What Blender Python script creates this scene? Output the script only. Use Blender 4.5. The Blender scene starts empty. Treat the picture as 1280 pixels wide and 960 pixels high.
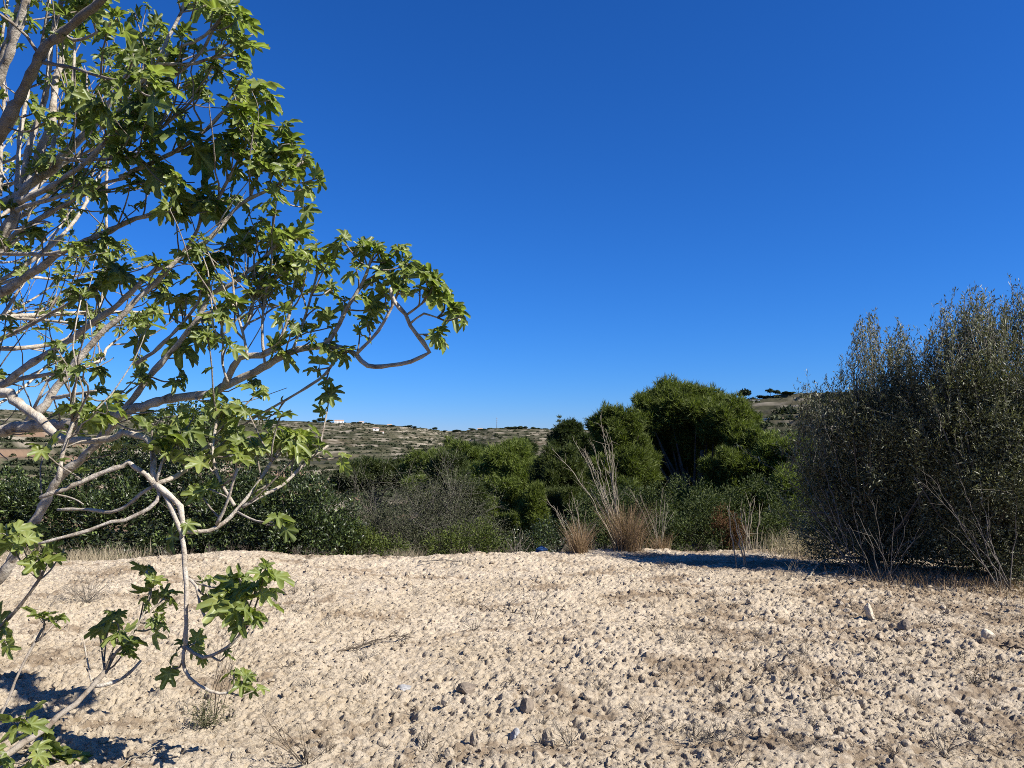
import bpy, math, random
import numpy as np
from mathutils import Vector

R = np.random.default_rng(11)
random.seed(5)
scene = bpy.context.scene
COL = scene.collection

# ------------------------------------------------------------------ camera
F = 965.0            # focal length in pixels of a 1280 x 960 picture
EYE = np.array([0.0, 0.0, 1.6])
PITCH = math.radians(5.0)
CP, SP = math.cos(PITCH), math.sin(PITCH)


def at(px, py, Y):
    """World point seen at pixel (px, py) at distance Y in front of the eye."""
    dx, dy = (px - 640) / F, (480 - py) / F
    fwd, up = CP - dy * SP, dy * CP + SP
    s = Y / fwd
    return np.array([dx * s, Y, EYE[2] + up * s])


def to_px(P):
    P = np.asarray(P, float)
    d = P - EYE
    fwd = d[..., 1] * CP + d[..., 2] * SP
    up = -d[..., 1] * SP + d[..., 2] * CP
    return 640 + F * d[..., 0] / fwd, 480 - F * up / fwd


cam_d = bpy.data.cameras.new('camera')
cam = bpy.data.objects.new('camera', cam_d)
COL.objects.link(cam)
cam.location = EYE
cam.rotation_euler = (math.radians(90) + PITCH, 0, 0)
cam_d.sensor_width = 36.0
cam_d.lens = F / 1280 * 36.0
cam_d.clip_start = 0.05
cam_d.clip_end = 20000
scene.camera = cam

# ------------------------------------------------------------------ light
SUN_EL, SUN_B = math.radians(40), math.radians(25)   # B: how far behind the right-hand side
sd = Vector((math.cos(SUN_B) * math.cos(SUN_EL), -math.sin(SUN_B) * math.cos(SUN_EL), math.sin(SUN_EL)))
SUN_DIR = np.array(sd)
sl = bpy.data.lights.new('sun', 'SUN')
sl.energy = 4.8
sl.angle = math.radians(0.5)
sl.color = (1.0, 0.945, 0.85)
so = bpy.data.objects.new('sun', sl)
COL.objects.link(so)
so.rotation_euler = (-sd).to_track_quat('-Z', 'Y').to_euler()

w = bpy.data.worlds.new('World')
scene.world = w
w.use_nodes = True
nt = w.node_tree
for n in list(nt.nodes):
    nt.nodes.remove(n)
sky = nt.nodes.new('ShaderNodeTexSky')
sky.sky_type = 'NISHITA'
sky.sun_disc = False
sky.sun_elevation = SUN_EL
sky.sun_rotation = math.atan2(sd.x, sd.y)
sky.altitude = 300
sky.air_density = 1.0
sky.dust_density = 0.2
sky.ozone_density = 4.0
bg = nt.nodes.new('ShaderNodeBackground')
bg.inputs['Strength'].default_value = 0.069
wo = nt.nodes.new('ShaderNodeOutputWorld')
# a very clear, deep blue sky: red and green fall off faster than blue
sep = nt.nodes.new('ShaderNodeSeparateColor')
comb = nt.nodes.new('ShaderNodeCombineColor')
nt.links.new(sky.outputs[0], sep.inputs[0])


def wmath(op, a, b):
    n = nt.nodes.new('ShaderNodeMath')
    n.operation = op
    for i, v in enumerate((a, b)):
        if isinstance(v, (int, float)):
            n.inputs[i].default_value = v
        else:
            nt.links.new(v, n.inputs[i])
    return n.outputs[0]


blue = wmath('MAXIMUM', sep.outputs[2], 1e-5)
for ch, g, k in ((0, 1.9, 0.38), (1, 1.22, 0.54)):
    q = wmath('POWER', wmath('DIVIDE', sep.outputs[ch], blue), g)
    nt.links.new(wmath('MULTIPLY', wmath('MULTIPLY', q, k), blue), comb.inputs[ch])
nt.links.new(blue, comb.inputs[2])
nt.links.new(comb.outputs[0], bg.inputs[0])
nt.links.new(bg.outputs[0], wo.inputs[0])
scene.view_settings.view_transform = 'Standard'
scene.view_settings.look = 'None'
scene.view_settings.exposure = 1.1
scene.view_settings.gamma = 1.0
scene.cycles.max_bounces = 8
scene.cycles.transparent_max_bounces = 4
scene.cycles.use_denoising = False
scene.cycles.pixel_filter_type = 'BLACKMAN_HARRIS'
scene.cycles.filter_width = 0.95


# ------------------------------------------------------------------ helpers
def make_mesh(name, V, T, attrs=None, smooth=True):
    me = bpy.data.meshes.new(name)
    V = np.ascontiguousarray(V, dtype=np.float32)
    T = np.ascontiguousarray(T, dtype=np.int32)
    me.vertices.add(len(V))
    me.vertices.foreach_set('co', V.ravel())
    me.loops.add(T.size)
    me.loops.foreach_set('vertex_index', T.ravel())
    me.polygons.add(len(T))
    me.polygons.foreach_set('loop_start', np.arange(0, T.size, T.shape[1], dtype=np.int32))
    me.polygons.foreach_set('use_smooth', np.full(len(T), smooth))
    for k, a in (attrs or {}).items():
        at_ = me.attributes.new(k, 'FLOAT', 'POINT')
        at_.data.foreach_set('value', np.ascontiguousarray(a, dtype=np.float32))
    me.update(calc_edges=True)
    return me


def link(name, me, mat, parent=None, loc=None):
    o = bpy.data.objects.new(name, me)
    COL.objects.link(o)
    if mat is not None and me is not None and not me.materials:
        me.materials.append(mat)
    if parent is not None:
        o.parent = parent
    if loc is not None:
        o.location = loc
    return o


def tag(o, label=None, cat=None, group=None, kind=None):
    if label:
        o['label'] = label
    if cat:
        o['category'] = cat
    if group:
        o['group'] = group
    if kind:
        o['kind'] = kind
    return o


def thing(name, label, cat, loc, group=None):
    o = bpy.data.objects.new(name, None)
    o.empty_display_size = 0.1
    COL.objects.link(o)
    o.location = loc
    return tag(o, label, cat, group)


class MB:
    """Collects triangles of many shapes and links them as one mesh object."""

    def __init__(self):
        self.V, self.T, self.A, self.n = [], [], [], 0

    def add(self, V, T, tint=None):
        V = np.asarray(V, float).reshape(-1, 3)
        T = np.asarray(T, int).reshape(-1, 3)
        self.V.append(V)
        self.T.append(T + self.n)
        a = np.zeros(len(V)) if tint is None else np.broadcast_to(np.asarray(tint, float), (len(V),))
        self.A.append(a)
        self.n += len(V)

    def tube(self, P, rad, sides=6, tint=0.0, cap=True):
        V, T = tube(P, rad, sides, cap)
        self.add(V, T, tint)

    def build(self, name, mat, parent=None, smooth=True, extra=None):
        V, T, A = np.concatenate(self.V), np.concatenate(self.T), np.concatenate(self.A)
        if parent is not None:
            V = V - np.array(parent.location)
        at_ = {'tint': A}
        if extra:
            at_.update(extra)
        return link(name, make_mesh(name, V, T, at_, smooth), mat, parent)


def tube(P, rad, sides=6, cap=True):
    P = np.asarray(P, float)
    n = len(P)
    rad = np.broadcast_to(np.asarray(rad, float), (n,))
    t = np.gradient(P, axis=0)
    t /= np.linalg.norm(t, axis=1, keepdims=True) + 1e-9
    ref = np.array([0.0, 0.0, 1.0]) if abs(t[0][2]) < 0.9 else np.array([1.0, 0.0, 0.0])
    u = np.cross(t[0], ref)
    u /= np.linalg.norm(u) + 1e-9
    ang = np.arange(sides) * 2 * math.pi / sides
    V = np.zeros((n, sides, 3))
    for i in range(n):
        u = u - t[i] * u.dot(t[i])
        u /= np.linalg.norm(u) + 1e-9
        v = np.cross(t[i], u)
        V[i] = P[i] + rad[i] * (np.cos(ang)[:, None] * u + np.sin(ang)[:, None] * v)
    T = []
    a = np.arange(sides)
    b = (a + 1) % sides
    for i in range(n - 1):
        o0, o1 = i * sides, (i + 1) * sides
        T.append(np.stack([o0 + a, o0 + b, o1 + b], 1))
        T.append(np.stack([o0 + a, o1 + b, o1 + a], 1))
    V = V.reshape(-1, 3)
    if cap:
        V = np.concatenate([V, P[-1:] + t[-1:] * rad[-1] * 0.6, P[:1]])
        o1 = (n - 1) * sides
        T.append(np.stack([o1 + a, o1 + b, np.full(sides, n * sides)], 1))
        T.append(np.stack([b, a, np.full(sides, n * sides + 1)], 1))
    return V, np.concatenate(T)


def smooth_path(P, step):
    """Catmull-Rom resampling of rows [x, y, z, r ...] at about `step` spacing."""
    P = np.asarray(P, float)
    if len(P) == 2:
        n = max(2, int(np.linalg.norm(P[1, :3] - P[0, :3]) / step) + 1)
        return P[0] + (P[1] - P[0]) * np.linspace(0, 1, n)[:, None]
    Q = np.concatenate([[2 * P[0] - P[1]], P, [2 * P[-1] - P[-2]]])
    out = []
    for i in range(1, len(Q) - 2):
        L = np.linalg.norm(Q[i + 1, :3] - Q[i, :3])
        n = max(1, int(round(L / step)))
        for s in np.arange(n) / n:
            a, b, c, d = Q[i - 1], Q[i], Q[i + 1], Q[i + 2]
            out.append(0.5 * (2 * b + (c - a) * s + (2 * a - 5 * b + 4 * c - d) * s * s + (3 * b - a - 3 * c + d) * s ** 3))
    out.append(P[-1])
    return np.array(out)


def unit(v):
    v = np.asarray(v, float)
    return v / (np.linalg.norm(v, axis=-1, keepdims=True) + 1e-9)


def rdir(n, rng=R):
    return unit(rng.normal(size=(n, 3)))


# ---- gradient noise in numpy
_PERM = np.random.default_rng(3).permutation(4096)


def _hash(ix, iy, seed):
    return _PERM[(_PERM[(ix + seed * 131) & 4095] + iy * 7 + seed * 17) & 4095]


def perlin(x, y, seed=0):
    ix, iy = np.floor(x).astype(int), np.floor(y).astype(int)
    fx, fy = x - ix, y - iy
    ux, uy = fx ** 3 * (fx * (fx * 6 - 15) + 10), fy ** 3 * (fy * (fy * 6 - 15) + 10)

    def g(i, j, dx, dy):
        a = _hash(i, j, seed) * (2 * math.pi / 4096)
        return np.cos(a) * dx + np.sin(a) * dy
    n00, n10 = g(ix, iy, fx, fy), g(ix + 1, iy, fx - 1, fy)
    n01, n11 = g(ix, iy + 1, fx, fy - 1), g(ix + 1, iy + 1, fx - 1, fy - 1)
    return (n00 * (1 - ux) + n10 * ux) * (1 - uy) + (n01 * (1 - ux) + n11 * ux) * uy


def clods(x, y, cell, seed, fill=0.6):
    """Height of rounded lumps, one at most per cell."""
    X, Y = x / cell, y / cell
    ix, iy = np.floor(X).astype(int), np.floor(Y).astype(int)
    h = np.zeros_like(X)
    for di in (-1, 0, 1):
        for dj in (-1, 0, 1):
            a, b = ix + di, iy + dj
            h1, h2 = _hash(a, b, seed) / 4096.0, _hash(a, b, seed + 5) / 4096.0
            h3, h4 = _hash(a, b, seed + 9) / 4096.0, _hash(a, b, seed + 13) / 4096.0
            r = (0.18 + 0.55 * h3 ** 1.6) * (h4 < fill)
            cx, cy = a + 0.5 + (h1 - 0.5) * 0.9, b + 0.5 + (h2 - 0.5) * 0.9
            e = 0.6 + 0.8 * h2
            d2 = (X - cx) ** 2 * e + (Y - cy) ** 2 / e
            h = np.maximum(h, np.sqrt(np.maximum(r * r - d2, 0)) * (0.6 + 0.6 * h1))
    return h * cell


def sstep(a, b, x):
    t = np.clip((x - a) / (b - a), 0, 1)
    return t * t * (3 - 2 * t)


# ------------------------------------------------------------------ materials
def nmat(name):
    m = bpy.data.materials.new(name)
    m.use_nodes = True
    t = m.node_tree
    for n in list(t.nodes):
        t.nodes.remove(n)
    out = t.nodes.new('ShaderNodeOutputMaterial')
    return m, t, out


def N(t, typ, **kw):
    n = t.nodes.new(typ)
    for k, v in kw.items():
        if hasattr(n, k):
            setattr(n, k, v)
        else:
            n.inputs[k].default_value = v
    return n


def ramp(t, src, stops):
    r = t.nodes.new('ShaderNodeValToRGB')
    e = r.color_ramp.elements
    while len(e) < len(stops):
        e.new(0.5)
    for i, (p, c) in enumerate(stops):
        e[i].position = p
        e[i].color = (c[0], c[1], c[2], 1)
    t.links.new(src, r.inputs[0])
    return r


def noise(t, scale, detail=4, rough=0.6, coord='Object'):
    tc = t.nodes.new('ShaderNodeTexCoord')
    n = t.nodes.new('ShaderNodeTexNoise')
    n.inputs['Scale'].default_value = scale
    n.inputs['Detail'].default_value = detail
    n.inputs['Roughness'].default_value = rough
    t.links.new(tc.outputs[coord], n.inputs['Vector'])
    return n


def leaf_mat(name, stops, transl=0.3, rough=0.45, spec=0.35, vein=None, tcol=1.6, patch=0.0):
    """Leaves: colour by the leaf's own random tint, part of the light passing through."""
    m, t, out = nmat(name)
    a = N(t, 'ShaderNodeAttribute', attribute_name='tint')
    c = ramp(t, a.outputs['Fac'], stops)
    col = c.outputs[0]
    if patch:                                   # duller and yellower places on the blade
        pn = noise(t, 22, 4, 0.7)
        pr = ramp(t, pn.outputs[0], [(0.32, (0.62, 0.66, 0.60)), (0.5, (1, 1, 1)), (0.68, (1.28, 1.12, 0.85))])
        pm = N(t, 'ShaderNodeMix', data_type='RGBA', blend_type='MULTIPLY')
        pm.inputs[0].default_value = patch + 0.4
        t.links.new(col, pm.inputs[6])
        t.links.new(pr.outputs[0], pm.inputs[7])
        col = pm.outputs[2]
    if vein:
        va = N(t, 'ShaderNodeAttribute', attribute_name='vein')
        mx = N(t, 'ShaderNodeMix', data_type='RGBA')
        t.links.new(va.outputs['Fac'], mx.inputs[0])
        t.links.new(col, mx.inputs[6])
        mx.inputs[7].default_value = (*vein, 1)
        col = mx.outputs[2]
    p = N(t, 'ShaderNodeBsdfPrincipled')
    p.inputs['Roughness'].default_value = rough
    p.inputs['Specular IOR Level'].default_value = spec
    t.links.new(col, p.inputs['Base Color'])
    if transl > 0:
        tr = t.nodes.new('ShaderNodeBsdfTranslucent')
        mul = N(t, 'ShaderNodeMix', data_type='RGBA', blend_type='MULTIPLY')
        mul.inputs[0].default_value = 1
        t.links.new(col, mul.inputs[6])
        mul.inputs[7].default_value = (tcol * 1.05, tcol * 1.15, tcol * 0.55, 1)
        t.links.new(mul.outputs[2], tr.inputs[0])
        ms = t.nodes.new('ShaderNodeMixShader')
        ms.inputs[0].default_value = transl
        t.links.new(p.outputs[0], ms.inputs[1])
        t.links.new(tr.outputs[0], ms.inputs[2])
        t.links.new(ms.outputs[0], out.inputs[0])
    else:
        t.links.new(p.outputs[0], out.inputs[0])
    return m


def surf_mat(name, scale, stops, rough=0.9, bump=0.0, bscale=None, bdist=0.01, detail=6, tintmix=None):
    m, t, out = nmat(name)
    n = noise(t, scale, detail)
    c = ramp(t, n.outputs[0], stops)
    col = c.outputs[0]
    if tintmix:
        a = N(t, 'ShaderNodeAttribute', attribute_name='tint')
        mx = N(t, 'ShaderNodeMix', data_type='RGBA')
        t.links.new(a.outputs['Fac'], mx.inputs[0])
        t.links.new(col, mx.inputs[6])
        mx.inputs[7].default_value = (*tintmix, 1)
        col = mx.outputs[2]
    p = N(t, 'ShaderNodeBsdfPrincipled')
    p.inputs['Roughness'].default_value = rough
    p.inputs['Specular IOR Level'].default_value = 0.2
    t.links.new(col, p.inputs['Base Color'])
    if bump:
        bn = noise(t, bscale or scale * 3, 6, 0.7)
        b = t.nodes.new('ShaderNodeBump')
        b.inputs['Strength'].default_value = bump
        b.inputs['Distance'].default_value = bdist
        t.links.new(bn.outputs[0], b.inputs['Height'])
        t.links.new(b.outputs[0], p.inputs['Normal'])
    t.links.new(p.outputs[0], out.inputs[0])
    return m


M = {}
M['fig_leaf'] = leaf_mat('fig_leaf', [(0, (0.062, 0.088, 0.016)), (0.5, (0.145, 0.178, 0.040)), (1, (0.27, 0.30, 0.10))],
                         0.40, 0.42, 0.38, vein=(0.25, 0.30, 0.12), tcol=1.6, patch=0.5)
M['fig_bark'] = surf_mat('fig_bark', 16, [(0.30, (0.14, 0.105, 0.075)), (0.40, (0.32, 0.27, 0.21)), (0.5, (0.42, 0.37, 0.305)), (0.66, (0.50, 0.455, 0.39))],
                         0.8, 1.0, 38, 0.014, tintmix=(0.11, 0.085, 0.066))
M['pine'] = leaf_mat('pine_needles', [(0, (0.030, 0.040, 0.009)), (0.5, (0.076, 0.099, 0.020)), (1, (0.155, 0.185, 0.043))], 0.25, 0.6, 0.2)
M['pine_light'] = leaf_mat('pine_needles_light', [(0, (0.034, 0.048, 0.010)), (0.5, (0.088, 0.116, 0.024)), (1, (0.16, 0.195, 0.05))], 0.25, 0.6, 0.2)
M['pine_dark'] = leaf_mat('pine_needles_dark', [(0, (0.02, 0.034, 0.012)), (0.5, (0.052, 0.067, 0.018)), (1, (0.09, 0.11, 0.03))], 0.2, 0.6, 0.2)
M['shrub'] = leaf_mat('shrub_leaves', [(0, (0.012, 0.019, 0.006)), (0.6, (0.030, 0.046, 0.012)), (1, (0.13, 0.175, 0.05))], 0.15, 0.4, 0.4)
M['olive'] = leaf_mat('olive_leaves', [(0, (0.042, 0.045, 0.018)), (0.55, (0.122, 0.128, 0.066)), (1, (0.36, 0.365, 0.255))], 0.2, 0.45, 0.35, tcol=1.1)
M['grey_leaf'] = leaf_mat('grey_leaves', [(0, (0.022, 0.026, 0.011)), (0.6, (0.052, 0.058, 0.028)), (1, (0.14, 0.145, 0.085))], 0.1, 0.6, 0.2, tcol=1.0)
M['twig_grey'] = surf_mat('twig_grey', 6, [(0.3, (0.09, 0.078, 0.063)), (0.7, (0.19, 0.168, 0.14))], 0.9)
M['twig_pale'] = surf_mat('twig_pale', 6, [(0.3, (0.11, 0.10, 0.08)), (0.7, (0.21, 0.19, 0.155))], 0.9)
M['stalk'] = surf_mat('dry_stalk', 6, [(0.3, (0.16, 0.135, 0.10)), (0.7, (0.30, 0.265, 0.205))], 0.9)
M['trunk'] = surf_mat('tree_bark', 8, [(0.3, (0.05, 0.04, 0.03)), (0.7, (0.14, 0.115, 0.09))], 0.95, 0.6, 40, 0.02)
M['dry_grass'] = leaf_mat('dry_grass', [(0, (0.15, 0.095, 0.055)), (0.5, (0.25, 0.17, 0.105)), (1, (0.38, 0.28, 0.18))], 0.2, 0.8, 0.1, tcol=1.0)
M['straw'] = leaf_mat('pale_straw', [(0, (0.22, 0.18, 0.12)), (1, (0.42, 0.36, 0.26))], 0.2, 0.8, 0.1, tcol=1.0)
M['rust_leaf'] = leaf_mat('rusty_leaves', [(0, (0.05, 0.026, 0.013)), (1, (0.12, 0.062, 0.03))], 0.2, 0.8, 0.1, tcol=1.0)
M['hill_leaf'] = leaf_mat('hillside_leaves', [(0, (0.026, 0.032, 0.017)), (0.6, (0.046, 0.056, 0.028)), (1, (0.10, 0.10, 0.06))], 0.1, 0.7, 0.1)
M['ridge_leaf'] = leaf_mat('ridge_leaves', [(0, (0.016, 0.024, 0.012)), (1, (0.04, 0.052, 0.024))], 0.1, 0.7, 0.1)
M['white'] = surf_mat('whitewash', 0.3, [(0.3, (0.62, 0.60, 0.55)), (0.7, (0.78, 0.76, 0.72))], 0.9)
M['roof'] = surf_mat('roof_tiles', 0.5, [(0.3, (0.34, 0.22, 0.16)), (0.7, (0.46, 0.32, 0.24))], 0.9)
M['glass_dark'] = surf_mat('window_glass', 1, [(0, (0.02, 0.025, 0.03)), (1, (0.03, 0.035, 0.04))], 0.15)
M['blue'] = surf_mat('blue_plastic', 5, [(0.3, (0.015, 0.045, 0.12)), (0.7, (0.025, 0.065, 0.16))], 0.5)
M['metal'] = surf_mat('grey_metal', 5, [(0.3, (0.2, 0.2, 0.21)), (0.7, (0.3, 0.3, 0.31))], 0.5)


def soil_material():
    m, t, out = nmat('pale_clay_soil')
    n1, n2, n3 = noise(t, 0.9, 5), noise(t, 14, 8, 0.72), noise(t, 75, 6, 0.75)
    c1 = ramp(t, n1.outputs[0], [(0.3, (0.455, 0.383, 0.28)), (0.7, (0.555, 0.484, 0.38))])
    c2 = ramp(t, n2.outputs[0], [(0.28, (0.42, 0.36, 0.29)), (0.45, (0.88, 0.86, 0.84)), (0.75, (1.08, 1.08, 1.08))])
    c3 = ramp(t, n3.outputs[0], [(0.30, (0.50, 0.45, 0.40)), (0.46, (0.95, 0.94, 0.93)), (0.8, (1.1, 1.1, 1.1))])
    mu = N(t, 'ShaderNodeMix', data_type='RGBA', blend_type='MULTIPLY')
    mu.inputs[0].default_value = 1
    mv = N(t, 'ShaderNodeMix', data_type='RGBA', blend_type='MULTIPLY')
    mv.inputs[0].default_value = 0.8
    t.links.new(c1.outputs[0], mu.inputs[6])
    t.links.new(c2.outputs[0], mu.inputs[7])
    t.links.new(mu.outputs[2], mv.inputs[6])
    t.links.new(c3.outputs[0], mv.inputs[7])
    # dry plant litter, where the ground carries it
    a = N(t, 'ShaderNodeAttribute', attribute_name='tint')
    ml = N(t, 'ShaderNodeMix', data_type='RGBA')
    t.links.new(a.outputs['Fac'], ml.inputs[0])
    t.links.new(mv.outputs[2], ml.inputs[6])
    ml.inputs[7].default_value = (0.19, 0.135, 0.085, 1)
    p = N(t, 'ShaderNodeBsdfPrincipled')
    p.inputs['Roughness'].default_value = 0.95
    p.inputs['Specular IOR Level'].default_value = 0.1
    t.links.new(ml.outputs[2], p.inputs['Base Color'])
    bn = noise(t, 55, 8, 0.75)
    b = t.nodes.new('ShaderNodeBump')
    b.inputs['Strength'].default_value = 0.9
    b.inputs['Distance'].default_value = 0.03
    t.links.new(bn.outputs[0], b.inputs['Height'])
    t.links.new(b.outputs[0], p.inputs['Normal'])
    t.links.new(p.outputs[0], out.inputs[0])
    return m


M['soil'] = soil_material()


def hill_material():
    m, t, out = nmat('terraced_hillside')
    n1, n2 = noise(t, 0.02, 8, 0.65), noise(t, 0.25, 6, 0.7)
    c1 = ramp(t, n1.outputs[0], [(0.32, (0.028, 0.033, 0.018)), (0.5, (0.052, 0.052, 0.032)), (0.66, (0.098, 0.087, 0.058))])
    c2 = ramp(t, n2.outputs[0], [(0.3, (0.5, 0.5, 0.5)), (0.7, (1.25, 1.22, 1.2))])
    mu = N(t, 'ShaderNodeMix', data_type='RGBA', blend_type='MULTIPLY')
    mu.inputs[0].default_value = 1
    t.links.new(c1.outputs[0], mu.inputs[6])
    t.links.new(c2.outputs[0], mu.inputs[7])
    col = mu.outputs[2]
    for an, cc in (('red', (0.20, 0.13, 0.088)), ('riser', (0.235, 0.205, 0.16)), ('litter', (0.06, 0.05, 0.032))):
        a = N(t, 'ShaderNodeAttribute', attribute_name=an)
        mx = N(t, 'ShaderNodeMix', data_type='RGBA')
        t.links.new(a.outputs['Fac'], mx.inputs[0])
        t.links.new(col, mx.inputs[6])
        mx.inputs[7].default_value = (*cc, 1)
        col = mx.outputs[2]
    p = N(t, 'ShaderNodeBsdfPrincipled')
    p.inputs['Roughness'].default_value = 1.0
    p.inputs['Specular IOR Level'].default_value = 0.05
    t.links.new(col, p.inputs['Base Color'])
    t.links.new(p.outputs[0], out.inputs[0])
    return m


M['hill'] = hill_material()


# ------------------------------------------------------------------ terrain
def edge_y(x):
    """Where the bare platform ends."""
    return 12.2 + 0.9 * sstep(1.0, 4.0, x) + 0.25 * np.sin(x * 1.3) + 0.2 * np.sin(x * 0.47 + 1)


def plat_z(x, y):
    """The platform's gentle undulation."""
    x, y = np.asarray(x, float), np.asarray(y, float)
    z = 0.10 * perlin(x / 2.6, y / 2.2, 1) + 0.05 * perlin(x / 1.1, y / 0.9, 2)
    z += 0.09 * np.exp(-((x + 4.2) / 1.3) ** 2 - ((y - 11.3) / 0.8) ** 2)
    z += 0.06 * np.exp(-((x + 0.3) / 1.6) ** 2 - ((y - 11.6) / 0.6) ** 2)
    z -= 0.08 * np.exp(-((x + 3.0) / 0.6) ** 2 - ((y - 11.7) / 0.9) ** 2)
    return z


_T = {'far': ([-900, 0, 380, 450, 520, 560, 620, 700, 760, 900, 1300, 2200],
              [512, 520, 528, 529, 534, 539, 535, 536, 538, 536, 534, 525]),
      'right': ([700, 790, 860, 905, 940, 1000, 1100, 1300, 2200],
                [600, 560, 525, 508, 499, 496, 494, 486, 470]),
      'left': ([-900, -200, 0, 100, 200, 300, 400, 460, 540],
               [500, 522, 533, 545, 560, 572, 585, 610, 650])}


def ridge(key, px, dist):
    py = np.interp(px, *_T[key])
    el = PITCH + np.arctan((480 - py) / F)
    return EYE[2] + dist * np.tan(el)


STEP = 2.6


def terrain_z(x, y, full=False):
    x, y = np.asarray(x, float), np.asarray(y, float)
    d = np.hypot(x, y)
    az = np.arctan2(x, y)
    px = 640 + F * np.tan(np.clip(az, -1.0, 1.0))
    e = np.where(y > 0, y - edge_y(x), -5)
    e = np.maximum(e, d - 16)
    base = np.interp(e, [-1, 0, 3, 8, 25, 60, 150, 260], [0, -0.15, -1.1, -1.7, -3.0, -7, -14, -17])
    wav = perlin(x / 90, y / 90, 4) * 6 + perlin(x / 33, y / 33, 5) * 2
    s1 = np.clip((d - 260) / (1250 - 260), 0, 1)
    far = -17 + (ridge('far', px, 1250) + 17) * s1 ** 1.15 + wav * sstep(0, .3, s1) * (1 - s1)
    far = np.where(d > 1250, ridge('far', px, 1250) - (d - 1250) * 0.05, far)
    s2 = np.clip((d - 120) / (390 - 120), 0, 1)
    rt = -14 + (ridge('right', px, 390) + 14) * s2 ** 1.05 + wav * 0.6 * sstep(0, .3, s2) * (1 - s2)
    rt = np.where(d > 390, ridge('right', px, 390) - (d - 390) * 0.12, rt)
    rt = np.where(px < 700, -100, rt)
    s3 = np.clip((d - 150) / (420 - 150), 0, 1)
    lf = -14 + (ridge('left', px, 420) + 14) * s3 ** 1.05 + wav * 0.5 * sstep(0, .3, s3) * (1 - s3)
    lf = np.where(d > 420, ridge('left', px, 420) - (d - 420) * 0.12, lf)
    lf = np.where(px > 540, -100, lf)
    hills = np.maximum(far, np.maximum(rt, lf))
    q = (hills + perlin(x / 60, y / 60, 8) * 1.5) / STEP
    fl = np.floor(q)
    fr = q - fl
    terr = STEP * (fl + 0.15 * fr + 0.85 * sstep(0.74, 0.9, fr)) - perlin(x / 60, y / 60, 8) * 1.5
    z = np.where(d > 110, np.maximum(base, terr * sstep(110, 170, d) + base * (1 - sstep(110, 170, d))), base)
    z = np.where(d > 260, terr, z)
    if full:
        patch = sstep(-0.12, 0.16, perlin(x / 45, y / 45, 21))
        riser = sstep(0.72, 0.80, fr) * (1 - sstep(0.9, 0.97, fr)) * (d > 150) * (0.15 + 0.85 * patch) * sstep(-.2, .2, perlin(x / 14, y / 14, 29))
        red = (lf >= np.maximum(far, rt)) * sstep(-0.2, 0.2, perlin(x / 40, y / 40, 22)) * 0.75
        red = red + 0.8 * (far > np.maximum(lf, rt)) * sstep(0.12, 0.3, perlin(x / 110, y / 110, 23)) * sstep(900, 500, d)
        red = np.clip(red * (d > 120), 0, 1)
        litter = 1 - sstep(30, 90, d)
        return z, np.clip(riser, 0, 1) * 0.9, red, litter
    return z


def z_at(x, y):
    return float(terrain_z(np.array([x]), np.array([y]))[0])


def build_terrain():
    az = np.radians(np.concatenate([np.arange(-180, -44, 4.0), np.arange(-44, 44, 0.085), np.arange(44, 180.1, 4.0)]))
    d = np.concatenate([[0.0, 3, 6, 8, 9.5], np.linspace(10.5, 20, 40), np.geomspace(20.5, 150, 60)[0:],
                        np.arange(153, 460, 2.2), np.arange(464, 1270, 4.5), np.geomspace(1290, 2600, 12)])
    A, D = np.meshgrid(az, d)
    x, y = D * np.sin(A), D * np.cos(A)
    z, riser, red, lit = terrain_z(x, y, True)
    z = z - np.where(D < 14, 0.32, 0.32 * (1 - sstep(14, 17, D)))
    z = z + 0.25 * perlin(x / 1.7, y / 1.7, 31) * sstep(14, 18, D) * (1 - sstep(60, 100, D))
    nr, nc = A.shape
    i = np.arange(nr - 1)[:, None] * nc + np.arange(nc - 1)[None]
    i = i.ravel()
    T = np.concatenate([np.stack([i, i + nc + 1, i + 1], 1), np.stack([i, i + nc, i + nc + 1], 1)])
    V = np.stack([x, y, z], -1).reshape(-1, 3)
    me = make_mesh('hills', V, T, {'riser': riser.ravel(), 'red': red.ravel(), 'litter': lit.ravel()}, smooth=False)
    tag(link('hills', me, M['hill']), 'terraced valley side and hills beyond the bare field', 'hill', kind='structure')


build_terrain()


def ground_h(x, y):
    z = plat_z(x, y)
    rough = 0.40 + 0.55 * sstep(-0.3, 0.4, perlin(x / 1.9, y / 1.6, 41))
    wx, wy = x + 0.03 * perlin(x / 0.09, y / 0.09, 51), y + 0.03 * perlin(x / 0.09, y / 0.09, 52)
    c = clods(wx, wy, 0.15, 61, 0.16) * 0.5
    c = np.maximum(c, clods(wx, wy, 0.085, 62, 0.28) * 0.7)
    c = np.maximum(c, clods(wx, wy, 0.040, 63, 0.7) * 1.0)
    c = c + clods(wx, wy, 0.022, 64, 0.85) * 1.0
    z = z + c * rough
    z = z + 0.022 * perlin(x / 0.33, y / 0.3, 42) + 0.018 * perlin(x / 0.12, y / 0.12, 43)
    z = z + 0.016 * perlin(x / 0.05, y / 0.05, 44) + 0.013 * perlin(x / 0.025, y / 0.025, 45)
    # small pits and cracks between the crumbs
    z = z - 0.03 * sstep(0.14, 0.38, perlin(x / 0.06, y / 0.055, 46)) - 0.03 * sstep(0.25, 0.5, perlin(x / 0.11, y / 0.10, 47))
    return z


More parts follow.
